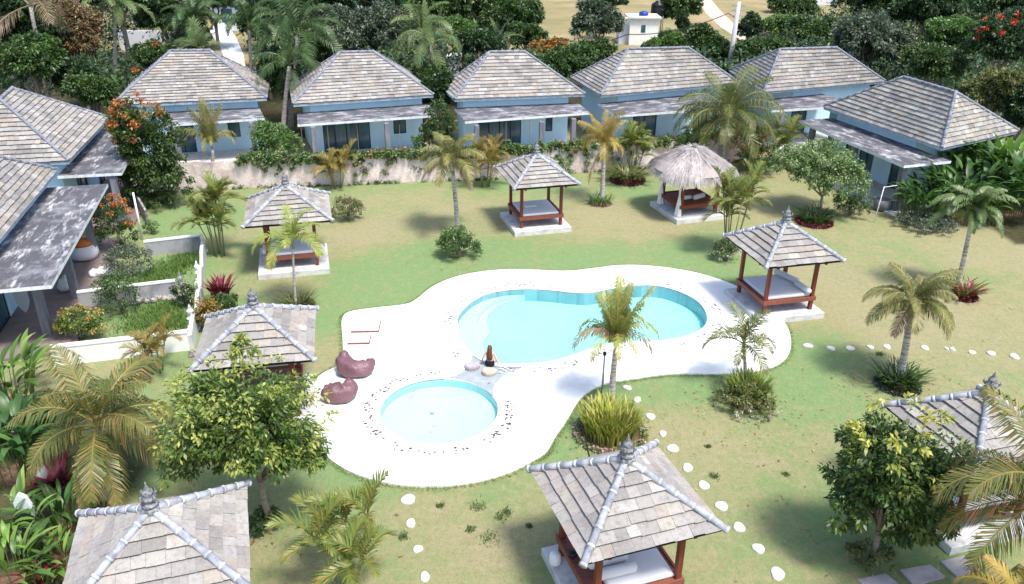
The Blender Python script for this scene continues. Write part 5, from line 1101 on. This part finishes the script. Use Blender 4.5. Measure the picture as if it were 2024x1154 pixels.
clump('plant','dark red leaved cordyline in the shade under the big coconut palm',112,965,16,.7,[(.20,.02,.04),(.10,.02,.03)],50,.10,44,.8,.4)
shrub('shrub','mixed green and orange bushes between the scalloped wall and the gazebo',415,650,30,34,'croton',.13,1700,45,k=60)
shrub('shrub','green bush under the crimson cordyline along the wall',440,620,34,20,'mid',.12,1500,46,k=50)
shrub('shrub','dark leafy bush around the slim stone ornament',366,605,24,26,'dark',.09,1500,47,k=50,extra=lambda o,a,b,c:[([(o[0],o[1],o[2],a*.9,b*.9,c*.9)],14,160,.08,[(.45,.40,.30)],.25)])
# ---- feature trees
def ex_yel(o,a,b,c): return [([(o.x,o.y,o.z+c*.15,a*1.0,b*1.0,c*.98)],80,1500,.13,[(.42,.43,.10),(.34,.37,.09),(.24,.31,.07)],.12),([(o.x+.25,o.y,o.z+c*1.25,.22,.22,.45)],8,380,.13,[(.34,.37,.09),(.14,.22,.04)],.3)]
bT=un(536,1036); T1=tree('tree','round tree with large yellow green leaves at the left in front of a gazebo','tree',482,842,bT.y,166,122,'yel',1.9,.13,51,base=(bT.x,bT.y),nb=11,extra=ex_yel,fr=.30,hr=(-.55,.42),trunk_r=.10,kbase=.35)
def ex_spike(o,a,b,c): return None
bT2=un(1720,1108); tree('tree','dark glossy leaved tree with a few yellow tips at the lower right','tree',1766,938,bT2.y,132,140,'dkyel',1.9,.14,52,base=(bT2.x,bT2.y),nb=14,fr=.31,hr=(-.85,.42),trunk_r=.09,kbase=.35,extra=lambda o,a,b,c:[([(o.x,o.y,o.z+c*.5,a*.85,b*.85,c*.6)],14,380,.16,[(.46,.44,.09),(.30,.34,.07)],.16)])
shrub('shrub','low dark plants in the soil ring under the yellow leaved tree',528,1042,42,16,'mid',.12,700,53,k=36,stems=False)
shrub('shrub','low leafy plants around the foot of the dark tree',1718,1112,46,20,'olive',.13,600,54,k=34,stems=False)
bT3=un(300,405); tree('tree','big oval tree tipped with orange red young leaves beside the upper left villa','tree',296,298,bT3.y,66,108,'redtip',4.0,.16,55,asp=.55,base=(bT3.x,bT3.y),nb=18,hr=(-.72,.42),fr=.36,trunk_r=.10,kbase=.6,extra=lambda o,a,b,c:[([(o.x-.2,o.y-.3,o.z+c*.45,a*.75,b*.75,c*.55)],26,1300,.13,[(.46,.13,.03),(.36,.10,.03),(.30,.20,.04)],.2)])
bT4=un(1622,424); tree('frangipani_tree','pale green dome shaped frangipani with bare forked stems before the sideways villa','tree',1628,338,bT4.y,88,52,'frang',2.4,.14,56,base=(bT4.x,bT4.y),nb=7,fr=.34,trunk_r=.09,kbase=.7)
shrub('shrub','orange flowered bush beside the white post at the far terrace',236,500,42,54,'mid',.12,2600,57,k=80,extra=lambda o,a,b,c:[([(o[0]+a*.1,o[1],o[2]*1.3,a*.9,b*.8,c*.8)],20,700,.11,[(.50,.10,.03),(.45,.20,.04)],.2)])
shrub('shrub','feathery blue green bush on the far grassy terrace',262,545,56,32,[(.10,.17,.07)] and 'grey',.10,2400,58,k=80)
shrub('shrub','feathery green bush leaning over the middle garden wall',240,620,46,42,'mid',.10,2300,59,k=80)
shrub('shrub','yellow orange croton bush at the near end of the left terrace',165,668,48,32,'yel',.11,2300,60,k=80,extra=lambda o,a,b,c:[([(o[0],o[1],o[2],a*.95,b*.9,c*.95)],20,500,.10,[(.48,.26,.06),(.45,.38,.10)],.2)])
shrub('shrub','dense green bush below the frangipani towards the pale pole',1678,425,44,24,'mid',.12,2000,61,k=60)
shrub('shrub','bush with yellow and red leaves between the fourth and fifth villas',1492,250,42,42,'croton',.16,2000,62,k=70,Y=47.5)
shrub('shrub','bushy palm leaved shrub in front of the fourth villa doorway',1270,270,34,26,'olive',.16,1300,63,k=50,Y=49)
shrub('shrub','leafy bush at the right of the fourth villa wall',1362,262,40,36,'bright',.15,1600,64,k=60,Y=48.5)
shrub('shrub','bright green bush filling the gap between the first and second villas',545,290,50,50,'bright',.17,4600,65,k=80,Y=46.8)
shrub('shrub','tall dark vine covered bush between the second and third villas',868,285,36,60,'mid',.16,4200,66,k=80,Y=48.5)
shrub('shrub','green climbing vine at the right corner of the second villa',828,290,14,34,'bright',.14,1100,67,k=40,Y=48.0)
shrub('shrub','low green bush before the stone wall right of the far gazebo',1095,322,40,18,'bright',.13,1300,68,k=50,Y=46.3)
shrub('shrub','small leafy bush by the foot of the white post on the lawn side',300,462,16,14,'bright',.10,500,69,k=24)
shrub('shrub','dark bush at the right of the thatched gazebo before the wall end',1500,345,50,30,'mid',.15,1900,70,k=60)
areca('palm leaved clump behind the frangipani at the end of the wall',1530,330,7,2.0,1.5,'areca',.5,71,6)
areca('leafy palm clump beside the tall coconut palm behind the thatched gazebo',1385,320,6,2.2,1.5,'areca',.5,72,6)
# ---- broad leaved masses
BR=[(.10,.20,.03),(.15,.27,.04),(.07,.14,.03),(.20,.30,.07)]; BD=[(.04,.10,.025),(.06,.14,.03),(.09,.18,.04)]
k=0
for (u,v,n,h,L,w_,pal,r,lb) in [(20,800,26,1.5,1.0,.22,BR,.8,'bright broad leaved heliconia at the left edge above the big palm'),(28,930,30,1.5,1.0,.22,BD,.9,'glossy dark heliconia clump at the left edge below the big palm'),(90,900,20,1.0,.8,.18,BD,.8,'shaded broad leaves under the big coconut palm fronds'),(20,1075,22,.9,.8,.14,BR,.7,'broad green leaves left of the white upright slab'),(30,1160,24,.8,.7,.13,BR,.8,'strap leaved plants in the bottom left corner'),(130,1130,22,.6,.7,.10,BR,.6,'green strappy plants between the red cordyline and the bottom left gazebo'),(120,1045,22,.8,.8,.12,BD,.6,'leafy plants right of the white upright slab'),
    (1900,428,60,2.1,1.3,.26,BD,1.7,'dense dark heliconia mass in front of the right villa'),(1825,432,55,1.6,1.0,.22,BD,1.2,'heliconia clump beside the leaning pale pole'),(1965,398,60,2.9,1.7,.34,BR,1.7,'tall broad banana like leaves at the right edge before the villa'),(2015,425,60,2.6,1.5,.32,BD,1.7,'big leaves in the far right corner of the lawn'),(1870,372,40,2.5,1.4,.28,BR,1.2,'tall leafy stems against the side of the right villa')]:
    k+=1; broad('heliconia',lb,u,v,int(n*2.6),h,L,w_,pal,80+k,r,.6)
shrub('shrub','pale edged groundcover along the right border of the lawn',1830,452,60,12,'grey',.10,5200,95,k=200,stems=False,fr=.5)
shrub('shrub','small croton with orange leaves between the heliconias at the right',1938,372,12,20,[(.5,.2,.08)] and 'croton',.16,300,96,k=14)
# ---- creeper over the boundary wall (uncountable)
cl=[];rs=random.Random(5)
for a,b_ in zip(bw[2:-2],bw[3:-1]):
    L_=(b_-a).length
    for i in range(int(L_*26.0)):
        q=a+(b_-a)*rs.random(); q=q+Vector((0,rs.uniform(-.25,.3),0)); h=1.66+rs.uniform(-.22,.22)-(rs.random()<.12+.10*math.sin(q.x*1.7)**2)*rs.uniform(.1,1.0); cl.append((q.x,q.y-.05,h,rs.uniform(.10,.24)))
V,F,Cc=leafset(cl,34000,.15,G_['bright']+G_['frang'][:1]+G_['mid']+[(.30,.20,.08)],0,seed=3,asp=.6); tag(link('creeper',quads_mesh('creeper',V,F,Cc,M['leaf'])),'tangled green creeper spilling over the top of the long stone wall','creeper',kind='stuff')
cl=[]
for i in range(240):
    f=rs.random(); j=min(len(bw)-2,int(f*(len(bw)-1))); q=bw[j].lerp(bw[j+1],rs.random()); cl.append((q.x,q.y-.25,.08,rs.uniform(.08,.2)))
V,F,Cc=leafset(cl,3500,.13,G_['mid']+G_['bright'],0,seed=4); tag(link('wall_foot_grass',quads_mesh('wall_foot_grass',V,F,Cc,M['leaf'])),'long grass along the foot of the stone wall','grass',kind='stuff')
# terrace ground cover, longer grass along the deck edge, tufts
def scatter_grass(name,label,pts,n,h,cols,seed,w=.02):
    rs=np.random.RandomState(seed); P=np.array(pts); i=rs.randint(0,len(P),n); p=P[i,:2]+rs.normal(0,1,(n,2))*P[i,2:3]; th=rs.rand(n)*6.283; H=h*(.5+.8*rs.rand(n)); d=np.stack([np.cos(th),np.sin(th),np.zeros(n)],-1); s=np.stack([-d[:,1],d[:,0],d[:,2]],-1)*w/2
    b=np.stack([p[:,0],p[:,1],np.zeros(n)],-1); e=b+d*(H*.6)[:,None]+np.array([0,0,1])*H[:,None]
    V=np.stack([b-s,b+s,e+s*.2,e-s*.2],1).reshape(-1,3); c=np.asarray(cols)[rs.choice(len(cols),n)]*(.75+.5*rs.rand(n,1)); return tag(link(name,quads_mesh(name,V,np.arange(4*n).reshape(n,4),c,M['leaf'])),label,'grass',kind='stuff')
q=[]
for (u,v,sx) in [(320,615,.9),(290,640,.9),(340,640,.6),(340,530,.8),(370,515,.5),(310,550,.7)]:
    p=un(u,v); q.append((p.x,p.y,sx*.6))
scatter_grass('terrace_grass','overgrown green grass and weeds on the two left terraces',q,9000,.16,[(.12,.22,.04),(.16,.26,.05),(.09,.16,.035)],6,.03)
q=[(p[0],p[1],.06) for p in offs(deck,.07)]
scatter_grass('edge_grass','longer green grass fringing the edge of the pool deck',q,9000,.06,[(.13,.22,.05),(.17,.26,.06)],7,.012)
q=[]
for (u,v,sx) in [(945,1001,.16),(990,1022,.13),(966,1065,.2),(930,1047,.1),(1412,942,.10),(1400,883,.06),(797,1061,.1),(1002,1012,.1),(1553,938,.08),(1045,1040,.06),(1740,700,.12),(870,1000,.08)]:
    p=un(u,v); q.append((p.x,p.y,sx*.7))
scatter_grass('weeds','small dark green weed tufts dotted over the dry lawn',q,1500,.06,[(.10,.15,.05),(.13,.18,.06)],8,.025)
def fallen(name,label,pts,n,seed):
    rs=np.random.RandomState(seed); P=np.array(pts); i=rs.randint(0,len(P),n); p=P[i,:2]+rs.normal(0,1,(n,2))*P[i,2:3]; a=rs.rand(n)*6.283; L=.03+.04*rs.rand(n)
    d=np.stack([np.cos(a),np.sin(a),rs.normal(0,.25,n)],-1)*L[:,None]; t_=np.stack([-np.sin(a),np.cos(a),rs.normal(0,.3,n)],-1)*(L*.35)[:,None]; b=np.stack([p[:,0],p[:,1],np.full(n,.045)],-1)
    V=np.stack([b-d,b+t_,b+d,b-t_],1).reshape(-1,3); cols=np.array([(.38,.28,.10),(.30,.17,.07),(.45,.38,.16),(.18,.11,.05)]); c=cols[rs.choice(4,n)]
    return tag(link(name,quads_mesh(name,V,np.arange(4*n).reshape(n,4),c,M['leaf'])),label,'leaves',kind='stuff')
q=[]
for (u,v,sx) in [(536,1040,1.3),(1720,1105,1.3),(1205,870,1.1),(300,410,2.0),(1778,760,1.2),(1474,810,1.3),(905,505,1.2),(200,980,1.8),(1620,440,2.0),(1000,600,9),(1500,900,6),(1890,580,3)]:
    p=un(u,v); q.append((p.x,p.y,sx))
q=[x for x in q for _ in range(1)]
fallen('fallen_leaves','dry fallen leaves sprinkled over the lawn and deck beneath the trees',q,1500,12)
# whole lawn nap
rs_=np.random.RandomState(9); 
# far wood that reads as one mass behind the villas
def wood(name,label,zones,avoid,n,size,pal,seed,hz=(.6,3.6)):
    rs=random.Random(seed); cl=[]
    for (u0,u1,v0,v1,cnt) in zones:
        for _ in range(cnt):
            u=rs.uniform(u0,u1); v=rs.uniform(v0,v1); z=rs.uniform(*hz)
            if any(a<u<b and c<v<d for a,b,c,d in avoid): continue
            p=un(u,v,z); 
            if p.y>230 or p.y<wy(p.x)+9.5: continue
            k=p.y/80; cl.append((p.x,p.y,p.z,rs.uniform(.8,1.9)*k))
    V,F,Cc=leafset(cl,n,size,G_[pal],0,seed=seed,asp=.55); return tag(link(name,quads_mesh(name,V,F,Cc,M['leaf'])),label,'wood',kind='stuff')
AV=[(222,350,50,112),(140,210,5,42),(400,492,-30,140),(480,540,120,155),(655,755,12,70),(884,912,108,150),(858,884,68,96)]
wood('undergrowth','dense dark undergrowth and shrubs filling the ground behind the left villas',[(-60,1000,-30,60,900),(-60,1010,40,170,900)],AV,34000,.42,'dark',401)
wood('undergrowth','lighter green scrub mixed through the undergrowth behind the left villas',[(-60,1010,-10,160,380)],AV,9000,.36,'mid',402)
wood('undergrowth','dense dark forest floor growth behind the right villas',[(1660,2100,-40,230,1100),(1580,1700,40,130,240),(1380,1600,98,130,170)],[],32000,.42,'dark',403)
wood('undergrowth','brighter green scrub mixed through the forest behind the right villas',[(1540,2100,-20,200,420),(1020,1200,85,140,110)],[],11000,.36,'mid',404)
# ================================================================ TREES BEHIND
BG='trees behind the villas'
def T(lb,u,v,Y,rx,ry,pal,dens=1.,size=.36,seed=1,extra=None,name='tree',nb=6,fr=.3): tree(name,lb,'tree',u,v,Y,rx,ry,pal,dens,size,seed,BG,nb=nb,extra=extra,fr=fr,kbase=.5)
T('dark broadleaved tree in the extreme upper left corner',35,35,56,85,75,'dark',1.3,.30,201)
T('bright leaved tree with layered branches at the left edge above the villa roof',60,120,50,75,48,'mid',1.3,.22,202,lambda o,a,b,c:[([(o.x,o.y,o.z+c*.5,a*.9,b*.9,c*.4)],16,900,.22,'bright',.25)])
T('brown dried thicket right of the upper left corner tree',150,70,60,62,78,'brown',1.1,.22,203)
T('low dark bush between the thicket and the first villa',185,185,50,50,40,'mid',1.1,.2,204)
T('dark green tree above the first villa roof left of its ridge',330,25,68,78,48,'dark',1.3,.3,205)
T('leafy bush with reddish leaves left of the first villa roof',305,118,57,46,34,'mid',1.2,.2,206,lambda o,a,b,c:[([(o.x,o.y,o.z,a,b,c)],10,260,.2,[(.4,.14,.05)],.2)])
T('feathery green tree directly above the first villa roof',378,85,62,46,34,'grey',1.2,.22,207)
T('dark tree right of the pale building behind the first villa',520,35,66,60,62,'dark',1.3,.3,208)
T('large grey green tree above the second villa roof',705,70,64,92,62,'grey',1.1,.26,209)
T('dark tree filling the top edge above the second villa',640,5,78,90,46,'dark',1.3,.34,210)
T('dark tree left of the second villa ridge',628,110,58,42,42,'mid',1.2,.24,211)
T('rounded light green tree above the gap between second and third villas',915,68,66,32,34,'bright',1.2,.24,212)
T('dark tree behind the rounded light green one at the top edge',880,10,84,85,44,'mid',1.3,.34,213)
T('spreading green tree at the left edge of the dry field',1000,40,82,70,46,'mid',1.2,.34,214)
T('low green tree stepping down into the dry field',1045,72,76,42,26,'mid',1.2,.3,215)
T('dark tree behind the third villa roof right of its ridge',950,88,64,50,28,'dark',1.2,.26,216)
T('orange flowering flame shrub above the third villa roof',1082,92,72,38,16,'orange',1.4,.2,217)
T('low wide green tree between third and fourth villa roofs',1115,125,62,70,34,'mid',1.3,.24,218)
T('dark green bush left of the fourth villa ridge',1165,105,68,46,26,'mid',1.2,.24,219)
T('dark leafy tree left of the white hut in the field',1182,42,92,52,42,'grey',1.3,.36,220)
T('tree crown cut by the top edge above the leafy tree left of the hut',1200,-2,100,38,18,'dark',1.2,.34,221)
T('tall dark tree right of the white hut cut by the top edge',1345,12,102,42,32,'mid',1.2,.34,222)
T('slim dark foliage column below the tall tree right of the hut',1350,50,99,14,26,'dark',1.2,.28,223)
T('green bush at the right foot of the white hut',1325,78,86,38,22,'bright',1.2,.26,224)
T('small round bush in front of the white hut wall',1285,88,84,18,10,'bright',1.1,.2,225)
T('green tree right of the fourth villa ridge',1402,104,72,46,48,'mid',1.2,.28,226)
T('sparse dark sapling right of the utility pole',1484,55,80,24,34,'dark',.8,.26,227)
T('wide green bush behind the fifth villa roof left part',1500,108,70,58,26,'mid',1.3,.26,228)
T('green bush at the edge of the field left of the far wall',1560,58,104,58,26,'bright',1.2,.34,229)
T('mid green tree behind the fifth villa ridge',1610,72,80,52,34,'mid',1.2,.28,230)
T('dark green bush at the top edge right of the dry field',1570,12,128,52,22,'mid',1.2,.4,231)
T('large grey green tree above the right end of the fifth villa',1715,78,64,78,72,'grey',1.2,.26,232)
T('tall dark tree at the top edge above the sideways villa',1745,10,86,95,50,'dark',1.3,.34,233)
T('dark tree between the tall dark one and the flame tree',1850,18,84,95,50,'dark',1.3,.34,234)
T('bright yellow green tree behind the sideways villa roof',1885,75,66,62,42,'bright',1.3,.24,235)
T('green tree just above the sideways villa ridge',1850,128,60,66,44,'mid',1.2,.24,236)
T('flame tree dotted with red flowers at the upper right edge',1990,90,58,72,62,'dark',1.3,.24,237,lambda o,a,b,c:[([(o.x-a*.1,o.y-b*.3,o.z+c*.45,a*.9,b*.7,c*.5)],16,420,.2,[(.62,.07,.02),(.5,.05,.03)],.12)])
T('dark tree with drooping leaves right of the sideways villa roof',1965,190,54,66,56,'olive',1.2,.22,238)
T('dark tree at the right edge beside the last roof corner',2030,215,52,40,70,'dark',1.2,.24,239)
T('shaded dark tree filling the far upper right corner',1985,5,88,90,45,'dark',1.2,.36,240)
T('dark tree mass at the top edge above the first villa',230,-12,82,90,44,'dark',1.2,.34,241)
T('tall dark tree at the top edge left of the pale building',420,-5,90,60,40,'dark',1.2,.34,242)
T('dark tree at the top edge right of the pale building',560,-15,88,80,48,'dark',1.2,.34,243)
T('dark tree at the top edge beside the big grey green tree',760,-10,92,90,46,'dark',1.2,.36,244)
T('low bush behind the second villa at its right eave',850,150,57,34,26,'mid',1.2,.2,245)
T('dark bush between the first villa and the drooping palms',555,150,56,40,52,'dark',1.2,.22,246)
T('shaded bush in the gap right of the second villa roof',865,190,54,32,46,'dark',1.2,.2,247)
T('leafy bush behind the fourth and fifth villas at the pole foot',1420,150,63,44,22,'mid',1.2,.24,248)
T('green tree hiding the path end right of the utility pole',1535,90,84,34,22,'mid',1.2,.28,249)
T('dark shrubbery behind the villa at the upper left edge',150,150,52,55,40,'dark',1.2,.22,250)
palm('foxtail palm with long drooping fronds between first and second villas',575,260,590,65,14,4.0,'fox','fox',.2,301,BG,Y=56)
palm('second drooping palm hanging beside the second villa roof',560,280,572,130,12,3.0,'hang','fox',.18,302,BG,Y=53,low=1.0)
palm('slender palm with light fronds between second and third villas',860,240,852,88,13,3.0,'hang','foxlight',.14,303,BG,Y=58,low=1.0)
palm('palm with arching fronds above the gap right of the second villa',828,240,832,62,12,2.8,'fox','foxlight',.13,304,BG,Y=62)
palm('palm crown high above the pale wall at the upper left',232,200,228,15,13,3.0,'fox','foxlight',.16,305,BG,Y=64)
palm('dark palm crown above the left end of the first villa roof',385,200,384,40,13,3.0,'fox','fox',.16,306,BG,Y=63)
palm('small palm on the left of the orange flame shrub',985,140,984,85,12,2.2,'cycad','foxlight',.14,307,BG,Y=70)
palm('palm beside the pale building with a frond across its wall',500,200,492,52,12,3.0,'fox','fox',.16,308,BG,Y=61)
palm('large brown dried palm frond cluster in the upper left thicket',95,200,60,12,8,4.5,'coco','drybrown',.16,309,BG,Y=52)
palm('bushy palm in front of the pale building behind the first villa',405,160,398,100,12,2.0,'areca','foxlight',.12,310,BG,Y=58)
broad('traveller_palm','fan shaped big leaved traveller palm left of the first villa roof',236,200,16,2.0,2.6,.34,BR,120,.25,.3,'palm tree',BG,Y=50)
